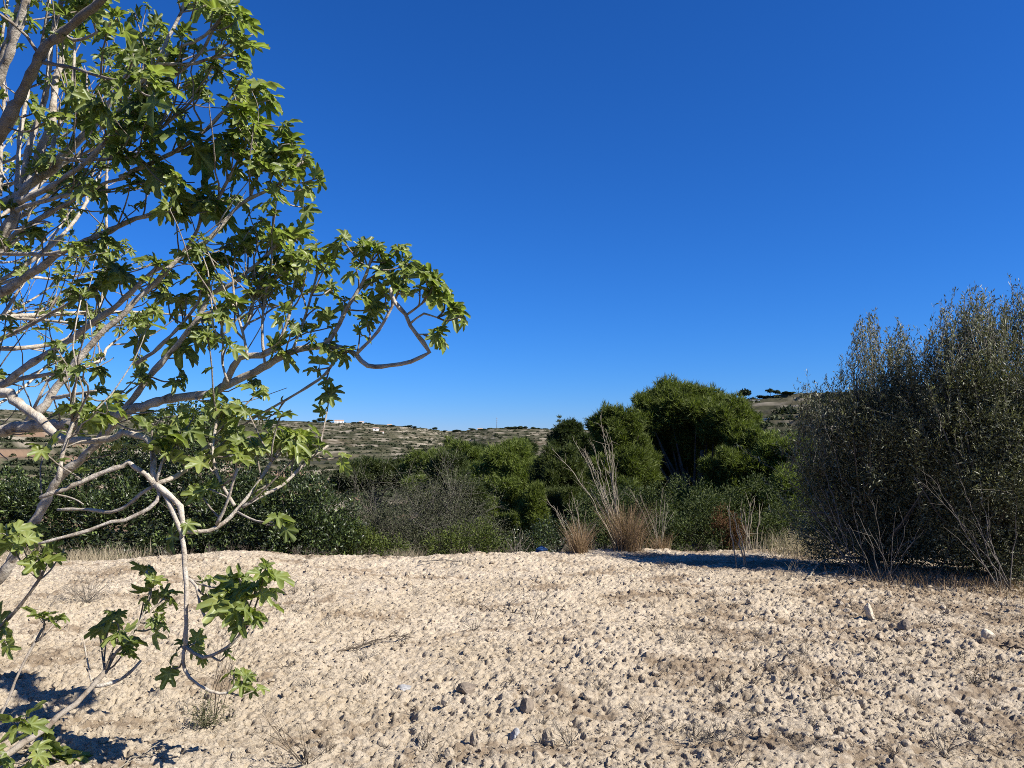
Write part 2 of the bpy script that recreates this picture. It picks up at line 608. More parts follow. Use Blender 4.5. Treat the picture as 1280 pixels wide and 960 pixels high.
def build_ground():
    u = np.linspace(-0.98, 0.98, 1650)
    ys = [1.0]
    while ys[-1] < 16.5:
        ys.append(ys[-1] + 0.0079 * max(0.8, ys[-1] / 4.2) * (1.0 if ys[-1] > 3 else 2.5))
    ys = np.array(ys)
    U, Y = np.meshgrid(u, ys)
    X = U * (Y + 1.6)
    Z = ground_h(X, Y)
    e = Y - edge_y(X)
    Z = Z + np.interp(e, [0, 0.25, 1, 2.5, 4], [0, -0.05, -0.4, -1.15, -2.0])
    side = np.abs(U)
    Z = Z - 0.6 * sstep(0.93, 0.98, side)
    lit = 0.75 * sstep(0.05, 0.5, perlin(X / 0.8, Y / 0.5, 71) + 0.55 * perlin(X / 0.12, Y / 0.1, 72)
                       + 0.38 * sstep(0.0, 5, X) - 0.04)
    # fallen leaves and dead grass along the foot of the olives
    band = sstep(1.6, 0.2, np.abs(Y - (11.0 - 0.45 * (X - 2.6)) - 0.1)) * (X > 1.8) * sstep(1.8, 3.4, X)
    lit = np.maximum(lit, band * (0.45 + 0.9 * perlin(X / 0.3, Y / 0.22, 73)))
    behind = sstep(0.3, 1.2, e)
    lit = np.clip(np.maximum(lit, behind), 0, 1)
    nr, nc = U.shape
    i = (np.arange(nr - 1)[:, None] * nc + np.arange(nc - 1)[None]).ravel()
    T = np.concatenate([np.stack([i, i + 1, i + nc + 1], 1), np.stack([i, i + nc + 1, i + nc], 1)])
    me = make_mesh('ground', np.stack([X, Y, Z], -1).reshape(-1, 3), T, {'tint': lit.ravel()}, smooth=True)
    tag(link('ground', me, M['soil']), 'bare pale clay soil of the levelled field', 'ground', kind='structure')


build_ground()


def gz(x, y):
    return float(ground_h(np.array([float(x)]), np.array([float(y)]))[0])


# ------------------------------------------------------------------ stones and clods
def ico(sub):
    import bmesh
    bm = bmesh.new()
    bmesh.ops.create_icosphere(bm, subdivisions=sub, radius=1.0)
    V = np.array([v.co[:] for v in bm.verts])
    T = np.array([[v.index for v in f.verts] for f in bm.faces])
    bm.free()
    return V, T


ICO = {k: ico(k) for k in (1, 2, 3)}


def lump(sub, rng, sharp=0.25):
    V, T = ICO[sub]
    V = V.copy()
    for _ in range(7):                       # flat broken faces
        d = unit(rng.normal(size=3))
        h = rng.uniform(0.45, 0.85)
        over = np.maximum(V @ d - h, 0)
        V -= over[:, None] * d * 0.85
    V *= 1 + rng.normal(0, sharp * 0.22, (len(V), 1))
    V *= rng.uniform(0.7, 1.25, 3) * np.array([1, 1, 0.8])
    return V, T


LUMPS = {k: [lump(k, R) for _ in range(14)] for k in (1, 2, 3)}


def build_clods():
    mb = MB()
    n = 40000
    # more, and finer, near the camera
    y = 2.6 + 8.6 * R.random(n) ** 1.5
    x = (R.random(n) * 2 - 1) * (y * 0.80 + 0.4)
    keep = perlin(x / 0.9, y / 0.7, 81) + 0.25 * perlin(x / 0.25, y / 0.2, 82) > R.uniform(-0.75, 0.3, n)
    x, y = x[keep], y[keep]
    r = np.clip(0.006 * R.pareto(2.9, len(x)) + 0.006, 0.006, 0.029) * (0.7 + 0.07 * y)
    z = ground_h(x, y)
    for i in range(len(x)):
        V, T = LUMPS[2 if r[i] > 0.019 else 1][R.integers(14)]
        a = R.random() * 6.283
        c, s = math.cos(a), math.sin(a)
        W = V * r[i]
        W = np.stack([W[:, 0] * c - W[:, 1] * s, W[:, 0] * s + W[:, 1] * c, W[:, 2]], 1)
        mb.add(W + (x[i], y[i], z[i] + r[i] * 0.18), T)
    o = mb.build('soil_clods', M['soil'], smooth=False)
    tag(o, 'small crumbled clods strewn over the bare clay field', 'clods', kind='stuff')


build_clods()

M['pale_stone'] = surf_mat('pale_stone', 12, [(0.3, (0.36, 0.31, 0.235)), (0.7, (0.48, 0.42, 0.33))], 0.9, 0.4, 60, 0.01)
M['dark_stone'] = surf_mat('dark_stone', 10, [(0.3, (0.13, 0.105, 0.08)), (0.7, (0.24, 0.195, 0.15))], 0.9, 0.5, 60, 0.01)
M['soil_stone'] = surf_mat('soil_stone', 10, [(0.3, (0.36, 0.295, 0.22)), (0.7, (0.53, 0.455, 0.36))], 0.95, 0.5, 60, 0.01)


def ground_at(px, py):
    """Point of the platform seen at a pixel."""
    Y = 5.0
    for _ in range(30):
        p = at(px, py, Y)
        z = float(plat_z(p[0], p[1])) + 0.03
        t = (z - EYE[2]) / (p[2] - EYE[2])
        Y = Y + (p[1] * t - Y) * 0.6
        Y = min(max(Y, 1.5), 13)
    p = at(px, py, Y)
    return p[0], Y


def stone(px, py, wpx, hpx, mat, label, group=None, tilt=0.0, name='stone'):
    x, y = ground_at(px, py)
    sx, sz = wpx / F * y / 2, hpx / F * y / 2
    V, T = LUMPS[3][R.integers(14)]
    V = V / np.abs(V).max(0) * np.array([sx, (sx + sz) * 0.45, sz * 1.35])
    c, s = math.cos(tilt), math.sin(tilt)
    V = np.stack([V[:, 0] * c - V[:, 2] * s, V[:, 1], V[:, 0] * s + V[:, 2] * c], 1)
    o = link(name, make_mesh(name, V, T, smooth=False), mat, loc=(x, y, gz(x, y) + sz * 0.55))
    return tag(o, label, 'stone', group)


stone(1088, 771, 11, 20, M['pale_stone'], 'upright pale stone slab standing on the soil below the olives', tilt=0.2)
stone(1236, 797, 17, 15, M['pale_stone'], 'pale wedge shaped stone near the right end of the field', tilt=-0.5)
stone(1131, 783, 17, 13, M['dark_stone'], 'dark brown block of stone between the two pale stones')
stone(582, 863, 26, 13, M['dark_stone'], 'dark clod lying in a hollow in the middle of the near soil')
stone(658, 886, 19, 15, M['dark_stone'], 'rounded brown clod half sunk in the open near soil')
stone(1166, 856, 14, 8, M['soil'], 'low cream clod in the soil below the dark brown block')
stone(690, 922, 26, 20, M['soil'], 'cream clod beside a small grey stone at the bottom of the field')
stone(598, 925, 22, 20, M['soil'], 'large rounded cream clod near the bottom edge of the field')
M['grey_stone'] = surf_mat('grey_stone', 10, [(0.3, (0.20, 0.20, 0.20)), (0.7, (0.36, 0.355, 0.35))], 0.8, 0.4, 60, 0.01)
stone(644, 917, 14, 16, M['grey_stone'], 'small bluish grey stone among cream clods at the bottom of the field')
stone(504, 856, 20, 9, M['grey_stone'], 'flat grey stone beside the fallen dry twig on the field')
GST = 'loose clods on the bare field'
for px, py, wp, hp in ((735, 866, 22, 15), (790, 880, 18, 13), (845, 905, 22, 16), (905, 880, 18, 12), (955, 915, 22, 15),
                       (1010, 870, 16, 10), (760, 930, 26, 18), (880, 940, 26, 18), (1055, 930, 22, 16), (1130, 905, 20, 13),
                       (540, 890, 18, 13), (480, 925, 24, 16), (445, 870, 14, 10), (1200, 925, 24, 15), (820, 840, 14, 9),
                       (385, 830, 13, 9), (980, 800, 12, 8), (700, 800, 12, 8), (560, 940, 24, 18), (1240, 880, 16, 10)):
    stone(px, py, wp * .72, hp * .72, M['soil'], 'cream clod of dry clay lying loose on the bare field', GST, R.uniform(-.4, .4), 'clod')


# ------------------------------------------------------------------ fig leaf shapes
def fig_leaf(rng):
    na = 35
    ph = np.radians(np.linspace(-168, 168, na))
    k = rng.uniform(0.85, 1.15)
    axes = np.radians(np.array([0, 47 * k, -47 * k, 98 * k, -98 * k]))
    lens = np.array([1.0, rng.uniform(.82, .95), rng.uniform(.82, .95), rng.uniform(.5, .68), rng.uniform(.5, .68)])
    b = rng.uniform(0.28, 0.40)
    sig = np.radians(rng.uniform(15, 19.5))
    r = np.full(na, b) * np.where(np.abs(ph) > 2.2, 0.8, 1)
    for a, L in zip(axes, lens):
        r = np.maximum(r, b + (L - b) * np.exp(-np.abs((ph - a) / sig) ** 3))
    r *= 1 + rng.normal(0, 0.03, na)
    dn = np.min(np.abs(ph[:, None] - axes[None]), 1)
    vein = np.exp(-(dn / np.radians(5.5)) ** 2)
    V, W = [np.zeros((1, 3))], [np.array([0.7])]
    droop, cup = rng.uniform(0.0, 0.35), rng.uniform(-0.15, 0.3)
    tw = rng.uniform(-0.25, 0.25)
    for f in (0.55, 1.0):
        rr = r * f
        x, y = np.sin(ph) * rr, np.cos(ph) * rr
        z = 0.40 * rr * np.minimum(dn / np.radians(24), 1) * f - droop * rr ** 2 - cup * x ** 2 + tw * x * y
        z += rng.normal(0, 0.015, na) * f
        V.append(np.stack([x, y, z], 1))
        W.append(vein * (1.0 if f < 0.9 else 0.55))
    T = []
    i = np.arange(na - 1)
    T.append(np.stack([np.zeros(na - 1, int), 1 + i + 1, 1 + i], 1))
    T.append(np.stack([1 + i, 1 + i + 1, 1 + na + i + 1], 1))
    T.append(np.stack([1 + i, 1 + na + i + 1, 1 + na + i], 1))
    return np.concatenate(V), np.concatenate(T), np.concatenate(W)


LEAVES = [fig_leaf(R) for _ in range(16)]


class Leaves:
    def __init__(self):
        self.mb, self.vein, self.count = MB(), [], 0

    def leaf(self, base, d, n, size, tint):
        V, T, W = LEAVES[R.integers(len(LEAVES))]
        d = unit(d)
        n = unit(n - d * np.dot(n, d))
        x = np.cross(d, n)
        self.mb.add(base + size * (V[:, :1] * x + V[:, 1:2] * d + V[:, 2:] * n), T, tint)
        self.vein.append(W)
        self.count += 1

    def rosette(self, p, d, n, size, petiole_mb):
        """Leaves on stalks round a twig's tip."""
        d = unit(d)
        a = unit(np.cross(d, [0.3, 0.2, 1.0]))
        b = np.cross(d, a)
        t0 = R.uniform(0, 0.55)
        for k in range(n):
            an = k * 2.4 + R.uniform(-.4, .4)
            out = a * math.cos(an) + b * math.sin(an)
            f = (k + 0.5) / n
            ld = unit(out * (0.55 + 0.6 * f) + d * (1.15 - 0.7 * f) + np.array([0, 0, 0.15 - 0.30 * f]) + R.normal(0, .12, 3))
            s = size * (0.5 + 0.6 * f) * R.uniform(0.75, 1.2)
            L = s * R.uniform(0.25, 0.6)
            q0 = p - d * f * 0.04
            q1 = q0 + ld * L
            bd = unit(ld + np.array([0, 0, -0.15 - 1.1 * R.random()]))
            nn = unit(np.array([0, 0, 0.7]) + out * 0.5 + SUN_DIR * 0.45 + R.normal(0, .45, 3))
            self.leaf(q1, bd, nn, s, np.clip(t0 + R.normal(0.1, .16), 0, 1))
            petiole_mb.tube([q0, q0 + ld * L * 0.5 + (0, 0, .004), q1], [0.0028, 0.0022, 0.0018], 3, 0.0, False)


# ------------------------------------------------------------------ fig tree
TB = at(-240, 862, 5.25)
FIG = thing('fig_tree', 'fig tree with pale limbs and lobed green leaves leaning in from the left', 'tree',
            (TB[0], TB[1], -0.05))

# traced limbs: name: depths (first, last), radii in pixels (first, last), points
FS = 1.5     # the tree stands about four metres off
LIMBS = [
    # trunk limbs coming in from the left
    ('A', 3.3, 2.75, 14, 5.5, [(-190, 640), (-90, 540), (0, 492), (17, 500), (33, 513), (48, 522), (62, 536), (75, 548), (100, 551), (137, 549), (153, 540)]),
    ('J', 2.95, 2.9, 7, 2, [(45, 518), (58, 505), (70, 485), (90, 460), (107, 438), (133, 410), (150, 397), (167, 378), (190, 358), (213, 332), (230, 318), (263, 297), (293, 262), (313, 248), (345, 232), (370, 210), (382, 190)]),
    ('A3', 2.9, 2.8, 3.5, 2, [(66, 498), (90, 493), (120, 488)]),
    ('E', 2.75, 2.65, 4.5, 5, [(153, 540), (174, 545), (187, 551), (192, 567), (191, 588), (194, 605)]),
    ('E1', 2.65, 2.65, 5, 3.2, [(194, 605), (212, 620), (226, 632), (228, 650), (228, 672), (231, 706), (233, 747), (232, 806)]),
    ('E1b', 2.66, 2.64, 4, 3.5, [(200, 610), (208, 622), (215, 637), (221, 652), (229, 670)]),
    ('E2', 2.65, 2.8, 4.5, 3, [(194, 605), (220, 595), (244, 578), (255, 562), (262, 556), (280, 545)]),
    ('E3', 2.65, 2.6, 4.5, 3.5, [(194, 606), (183, 593), (168, 583), (160, 577), (154, 582), (131, 590), (105, 601), (81, 611), (50, 622)]),
    ('E4', 2.66, 2.6, 3.6, 2.5, [(196, 608), (200, 618), (187, 635), (156, 650), (139, 652), (112, 663), (80, 671), (48, 680)]),
    ('E6', 2.66, 2.75, 3.2, 2.5, [(194, 607), (175, 618), (160, 631), (140, 640), (110, 637), (72, 637)]),
    ('E5', 2.65, 2.65, 2.6, 2, [(195, 604), (202, 580), (207, 567)]),
    ('Q1', 2.65, 2.65, 3, 2, [(232, 806), (229, 827), (237, 847), (262, 864), (287, 866), (303, 852)]),
    ('Q2', 2.65, 2.6, 3.2, 2.4, [(232, 808), (254, 822), (283, 810), (300, 793), (306, 774)]),
    ('Q3', 2.66, 2.6, 2.6, 2.4, [(233, 722), (246, 733), (250, 757), (256, 770), (275, 768)]),
    ('P', 2.64, 2.75, 4, 2.6, [(229, 665), (262, 663), (280, 653), (299, 634), (320, 607), (339, 578), (352, 555)]),
    ('P1', 2.68, 2.75, 3, 2, [(293, 632), (278, 607), (268, 582), (266, 557), (272, 524), (279, 509)]),
    ('P2', 2.66, 2.6, 3.2, 2, [(271, 656), (283, 630), (297, 586)]),
    ('P3', 2.68, 2.6, 1.8, 1.3, [(297, 640), (320, 651), (341, 653)]),
    ('P4', 2.68, 2.8, 2.8, 2.2, [(303, 634), (330, 618), (354, 606), (383, 577), (410, 557)]),
    # long straight limb through the middle
    ('H', 3.4, 2.95, 11, 3, [(-190, 830), (-60, 772), (0, 722), (20, 690), (45, 650), (73, 600), (113, 563), (160, 507), (187, 470), (220, 433), (247, 397), (265, 367), (293, 353), (333, 320), (352, 300)]),
    ('H1', 3.05, 3.0, 3, 1.8, [(250, 394), (277, 385), (303, 372), (337, 353), (362, 333)]),
    ('H2', 3.1, 3.0, 3.5, 2, [(170, 455), (192, 440), (220, 413), (242, 387), (262, 350), (272, 322)]),
    ('H3', 2.7, 2.7, 4, 3, [(73, 601), (78, 570), (87, 540), (96, 515)]),
    ('I', 3.4, 3.15, 9, 2.5, [(-170, 560), (-60, 520), (8, 478), (33, 458), (67, 438), (100, 415), (120, 400), (142, 385), (162, 367), (195, 336), (217, 328), (240, 300), (250, 277), (252, 250)]),
    ('K', 3.4, 3.0, 12, 3, [(-170, 480), (-60, 400), (0, 367), (17, 358), (33, 345), (55, 332), (75, 316), (100, 305), (138, 288), (170, 273), (203, 267), (233, 256)]),
    ('K2', 3.2, 2.9, 4.5, 3, [(-120, 335), (-30, 318), (0, 317), (40, 318), (67, 317), (92, 306)]),
    ('K3', 3.2, 3.0, 5, 2.5, [(-60, 345), (0, 308), (25, 287), (58, 268), (83, 255), (112, 240), (133, 228), (155, 223), (168, 216)]),
    ('L', 3.4, 3.0, 12, 4, [(-160, 420), (-60, 370), (-10, 325), (8, 290), (20, 262), (27, 243), (47, 224), (67, 212), (76, 197), (100, 175), (133, 135), (160, 92), (185, 60)]),
    ('L2', 3.1, 2.9, 6, 3, [(24, 252), (37, 246), (67, 232), (83, 220), (103, 207), (127, 183), (150, 160), (180, 130)]),
    ('L3', 3.1, 2.9, 4.2, 2.5, [(22, 262), (35, 257), (67, 248), (92, 242), (110, 230)]),
    ('L4', 3.05, 2.9, 3.4, 2.4, [(76, 198), (100, 200), (127, 199), (162, 197), (185, 188)]),
    ('L6', 3.2, 3.2, 8, 4, [(-70, 300), (-20, 270), (0, 257), (13, 248), (30, 238), (42, 215), (52, 180), (65, 155), (68, 107), (73, 90), (82, 50), (97, 0), (105, -40)]),
    ('U1', 3.2, 3.25, 5, 4, [(27, 240), (33, 200), (42, 165), (52, 138), (60, 100), (65, 47), (77, 0), (82, -40)]),
    ('U2', 3.3, 3.4, 4, 3, [(20, 245), (23, 195), (27, 160), (36, 110), (52, 60), (60, 10), (64, -30)]),
    ('U3', 3.1, 3.1, 3.4, 2.4, [(63, 205), (67, 177), (72, 160), (85, 128), (92, 90), (93, 48)]),
    ('U4', 3.0, 2.8, 8, 6, [(-40, 190), (0, 95), (10, 72), (20, 42), (33, 0), (45, -50)]),
    ('U5', 3.1, 2.9, 6, 4.5, [(-30, 150), (3, 72), (13, 38), (25, 5), (35, -40)]),
    ('U6', 3.2, 3.2, 3, 2, [(0, 245), (2, 177), (5, 120), (2, 60), (8, 10), (12, -30)]),
    # brown limb nearest the camera
    ('M', 3.0, 2.3, 14, 6, [(-140, 420), (-60, 270), (5, 158), (25, 120), (38, 93), (50, 72), (58, 58), (80, 40), (100, 22), (127, 0), (160, -40)]),
    ('M2', 2.5, 2.4, 3, 2, [(50, 70), (33, 45), (17, 30), (0, 18), (-20, 10)]),
    ('M3', 2.5, 2.3, 3.4, 2.2, [(54, 78), (93, 85), (117, 93), (145, 100), (163, 100), (185, 96)]),
    ('N6', 2.8, 2.7, 3, 2.2, [(80, 42), (92, 50), (113, 45), (147, 25)]),
    ('N5', 2.95, 2.8, 4, 2.4, [(127, 160), (160, 130), (190, 112), (218, 95), (237, 80), (253, 63), (262, 46), (275, 22)]),
    ('N2', 2.85, 2.75, 3.2, 2.2, [(176, 105), (190, 88), (200, 80), (237, 80), (263, 73), (290, 67), (299, 60)]),
    ('N3', 2.85, 2.85, 3.6, 2.4, [(196, 82), (200, 72), (210, 47), (222, 25), (230, 5), (236, -20)]),
    ('N4', 2.85, 2.75, 3.4, 2.2, [(200, 76), (223, 60), (248, 50), (263, 38), (277, 20)]),
    ('N', 3.0, 2.9, 3, 2, [(180, 175), (205, 157), (233, 133), (248, 113)]),
    ('N8', 3.0, 2.9, 4.4, 3, [(150, 222), (180, 208), (223, 187), (260, 160), (280, 138), (300, 120)]),
    ('N9', 3.0, 2.9, 3.4, 2.2, [(265, 262), (278, 238), (290, 215), (302, 193), (312, 170)]),
    ('N10', 3.0, 2.9, 2.4, 1.8, [(313, 247), (323, 210), (327, 190)]),
    # right-hand limb carrying the far tip
    ('F', 3.4, 2.9, 13, 5, [(-180, 620), (-80, 560), (20, 535), (90, 530), (150, 518), (187, 505), (213, 498), (260, 492), (293, 477), (327, 460), (350, 447), (373, 436), (400, 433), (408, 430)]),
    ('F0', 3.0, 2.9, 6.5, 4.5, [(280, 484), (291, 458), (300, 447), (327, 444), (345, 436)]),
    ('F1', 2.9, 2.85, 4.5, 2, [(407, 430), (420, 413), (433, 387), (453, 353), (463, 327), (470, 308)]),
    ('F2', 2.9, 2.75, 4.6, 3, [(407, 431), (428, 436), (445, 443), (460, 457), (487, 457), (513, 452), (537, 440), (528, 427), (513, 407), (507, 393), (493, 377), (488, 360)]),
    ('F3', 2.85, 2.8, 3, 2, [(446, 442), (473, 413), (490, 383), (500, 360)]),
    ('F4', 2.85, 3.0, 2.6, 2, [(424, 441), (407, 467), (390, 480), (357, 500), (323, 519)]),
    ('F5', 2.78, 2.75, 2.2, 1.6, [(508, 394), (527, 380), (543, 367)]),
    ('F6', 2.78, 2.72, 2.0, 1.5, [(512, 405), (530, 392), (547, 397), (566, 386)]),
    ('F7', 2.78, 2.72, 1.6, 1.2, [(522, 418), (537, 418), (548, 418)]),
    ('S1', 2.92, 2.9, 3.4, 2, [(343, 440), (360, 400), (370, 343), (377, 320)]),
    ('S2', 2.92, 2.9, 2.6, 2, [(310, 450), (303, 413), (290, 378)]),
    ('S3', 2.92, 2.95, 2.6, 2, [(303, 413), (314, 395), (317, 366)]),
    ('S4', 2.92, 2.95, 2.4, 2, [(331, 455), (328, 413), (332, 367), (340, 335)]),
    ('S5', 2.92, 2.95, 2.4, 1.8, [(365, 440), (380, 400), (392, 360), (400, 330)]),
    ('S6', 2.9, 2.85, 2.2, 1.6, [(285, 478), (278, 455), (279, 430), (276, 395)]),
    # low limb at the left foot
    ('G', 3.5, 4.25, 8, 3.4, [(-120, 1000), (-60, 980), (0, 949), (28, 930), (60, 909), (71, 896), (94, 881), (112, 861), (131, 840), (142, 817)]),
    ('G2', 4.15, 4.25, 3.6, 2.2, [(118, 858), (142, 853), (161, 842), (176, 826)]),
    ('G3', 4.12, 4.2, 1.4, 1, [(114, 852), (109, 825), (105, 802)]),
    ('G4', 4.22, 4.3, 2.6, 1.8, [(140, 822), (162, 797), (179, 768), (187, 743), (183, 714)]),
    ('G5', 3.5, 3.9, 2.8, 1.8, [(-60, 990), (0, 896), (25, 838), (56, 780)]),
    ('G6', 4.4, 4.2, 3.2, 2.2, [(-60, 830), (4, 780), (42, 735), (58, 708)]),
]
BR = {}
for nm, d0, d1, r0, r1, pts in LIMBS:
    pts = np.array(pts, float)
    seg = np.concatenate([[0], np.cumsum(np.hypot(*np.diff(pts, axis=0).T))])
    s = seg / seg[-1]
    dep = (d0 + (d1 - d0) * s) * (1.0 if nm[0] == 'G' else FS)
    rad = (r0 + (r1 - r0) * s ** 0.8)
    rows = np.array([[*at(p[0], p[1], D), r * .80 * D / F] for p, D, r in zip(pts, dep, rad)])
    BR[nm] = smooth_path(rows, 0.05)

# limbs further round the crown, seen behind the traced ones
for k in range(26):
    tgt = at(R.uniform(-40, 320), R.uniform(20, 500), R.uniform(4.9, 7.0))
    st = at(R.uniform(-230, -150), R.uniform(380, 560), 5.4)
    if tgt[0] > -1.3 and R.random() < .5:
        continue
    mid = st * 0.5 + tgt * 0.5 + R.normal(0, .28, 3) - (0, 0, 0.18)
    q3 = st * 0.22 + tgt * 0.78 + R.normal(0, .10, 3)
    L = np.linalg.norm(tgt - st)
    rows = np.array([[*st, 0.026], [*mid, 0.015], [*q3, 0.009], [*tgt, 0.004]])
    BR['Z%d' % k] = smooth_path(rows, 0.08)

CROWN = [(-400, -300), (265, -300), (290, 0), (308, 12), (300, 62), (328, 100), (340, 128), (368, 165), (374, 190), (404, 205),
         (408, 232), (396, 262), (388, 300), (412, 292), (428, 284), (450, 298), (505, 298), (548, 322), (570, 360), (582, 400),
         (556, 428), (534, 415), (500, 372), (478, 405), (455, 432), (408, 480), (390, 500), (404, 545), (430, 575), (380, 590), (330, 560), (300, 600),
         (230, 640), (100, 640), (60, 700), (-20, 700), (-60, 1000), (-400, 1000)]


def inpoly(x, y, poly):
    c, j = False, len(poly) - 1
    for i in range(len(poly)):
        xi, yi = poly[i]
        xj, yj = poly[j]
        if (yi > y) != (yj > y) and x < (xj - xi) * (y - yi) / (yj - yi) + xi:
            c = not c
        j = i
    return c


LV = Leaves()
MBR = {k: MB() for k in BR}
for k, P in BR.items():
    n = len(P)
    r = P[:, 3] * (0.92 + 0.16 * (R.random(n) > .8) + 0.09 * np.sin(np.arange(n) * 2.1 + R.random() * 6) * (R.random(n) > .4) + R.normal(0, .05, n))
    thin = np.clip((0.013 - P[:, 3]) / 0.009, 0, 1)
    sides = 12 if P[0, 3] > 0.015 else 7
    V, T = tube(P[:, :3] + R.normal(0, 1, (n, 3)) * (P[:, 3:] * .10), r, sides)
    V = V + R.normal(0, 1, V.shape) * np.concatenate([np.repeat(r, sides), [0, 0]])[:, None] * .035
    tnt = np.concatenate([np.repeat(thin * 0.10, sides), [thin[-1] * .10, thin[0] * .10]])
    if k in ('M', 'M2', 'M3', 'G', 'G5', 'G6'):
        tnt = np.clip(tnt + 0.5, 0, 1)
    MBR[k].add(V, T, tnt)


def twig(k, p0, d0, L, nleaf, size, curl=0.25, r0=0.0055):
    """A shoot from limb k ending in a rosette."""
    n = 5
    P, d, p = [p0], unit(d0), np.array(p0, float)
    for i in range(n):
        d = unit(d + np.array([0, 0, curl / n]) + R.normal(0, .10, 3))
        p = p + d * L / n
        P.append(p)
    MBR[k].tube(P, np.linspace(r0, 0.0035, n + 1), 5, R.uniform(.3, .8))
    if nleaf:
        LV.rosette(P[-1], d, nleaf, size, MBR[k])
        for q in P[1:-1]:
            if R.random() < 0.75:
                ld = unit(rdir(1)[0] + d * .4)
                LV.leaf(q + ld * .03, ld, np.array([0, 0, 1.0]) + R.normal(0, .4, 3), size * R.uniform(.6, .95), R.random() * .6)
    return P[-1]


# shoots along the limbs
skip = {'E', 'E1', 'E1b', 'E4', 'E6', 'Q1', 'Q2', 'Q3', 'G', 'G2', 'G3', 'G4', 'G5', 'G6', 'P2', 'P3', 'F2', 'A'}
for k, P in BR.items():
    if k in skip:
        continue
    seg = np.concatenate([[0], np.cumsum(np.linalg.norm(np.diff(P[:, :3], axis=0), axis=1))])
    tot = seg[-1]
    nt_ = int(tot * (2.1 if k[0] == 'Z' else 2.1)) + 1
    for _ in range(nt_):
        s = R.uniform(0.25, 1.0) ** 0.8
        i = min(int(np.searchsorted(seg, s * tot)), len(P) - 2)
        tg = unit(P[i + 1, :3] - P[i, :3])
        for tr in range(5):
            d = unit(tg * 0.7 + rdir(1)[0] * 0.75 + np.array([0.12, 0, 0.3]))
            L = R.uniform(0.10, 0.48)
            tip = P[i, :3] + d * (L + .09)
            px, py = to_px(tip)
            if inpoly(px, py, CROWN):
                break
        else:
            continue
        dens = 1.0 if px > 150 or py < 330 else 0.62
        if py > 330 and px < 170:
            dens = 0.5
        if R.random() > dens:
            if R.random() < .85:
                twig(k, P[i, :3], d, L * 1.2, 0, 0)
            continue
        twig(k, P[i, :3], d, L, R.integers(3, 7), R.uniform(0.056, 0.098) * (0.9 if k[0] == 'Z' else 1))
    # a rosette at the limb's own tip
    px, py = to_px(P[-1, :3])
    if inpoly(px, py, CROWN) and k not in ('A3', 'E2', 'P4', 'F4', 'E3'):
        LV.rosette(P[-1, :3], P[-1, :3] - P[-3, :3], 5, R.uniform(.08, .115), MBR[k])

# fine bare twigs tangled through the inner crown
names = [k for k in BR if k[0] in 'HIJKLUNFSZ']
made = 0
while made < 170:
    k = names[R.integers(len(names))]
    P = BR[k]
    i = R.integers(len(P) // 4, len(P) - 1)
    px, py = to_px(P[i, :3])
    if not (-20 < px < 330 and 120 < py < 570):
        continue
    tg = unit(P[i + 1, :3] - P[i, :3])
    p, d, Q = P[i, :3].copy(), unit(tg + rdir(1)[0] * .8 + np.array([0.1, 0, .15])), [P[i, :3]]
    L = R.uniform(.2, .75)
    for q in range(7):
        d = unit(d + R.normal(0, .2, 3) + np.array([0, 0, .05]))
        p = p + d * L / 7
        Q.append(p)
    if inpoly(*to_px(p), CROWN):
        r0 = R.uniform(.0035, .007)
        MBR[k].tube(Q, np.linspace(r0, r0 * .5, 8), 5, R.uniform(0, .7))
        made += 1
        if R.random() < .4:
            LV.rosette(p, d, 4, R.uniform(.05, .09), MBR[k])

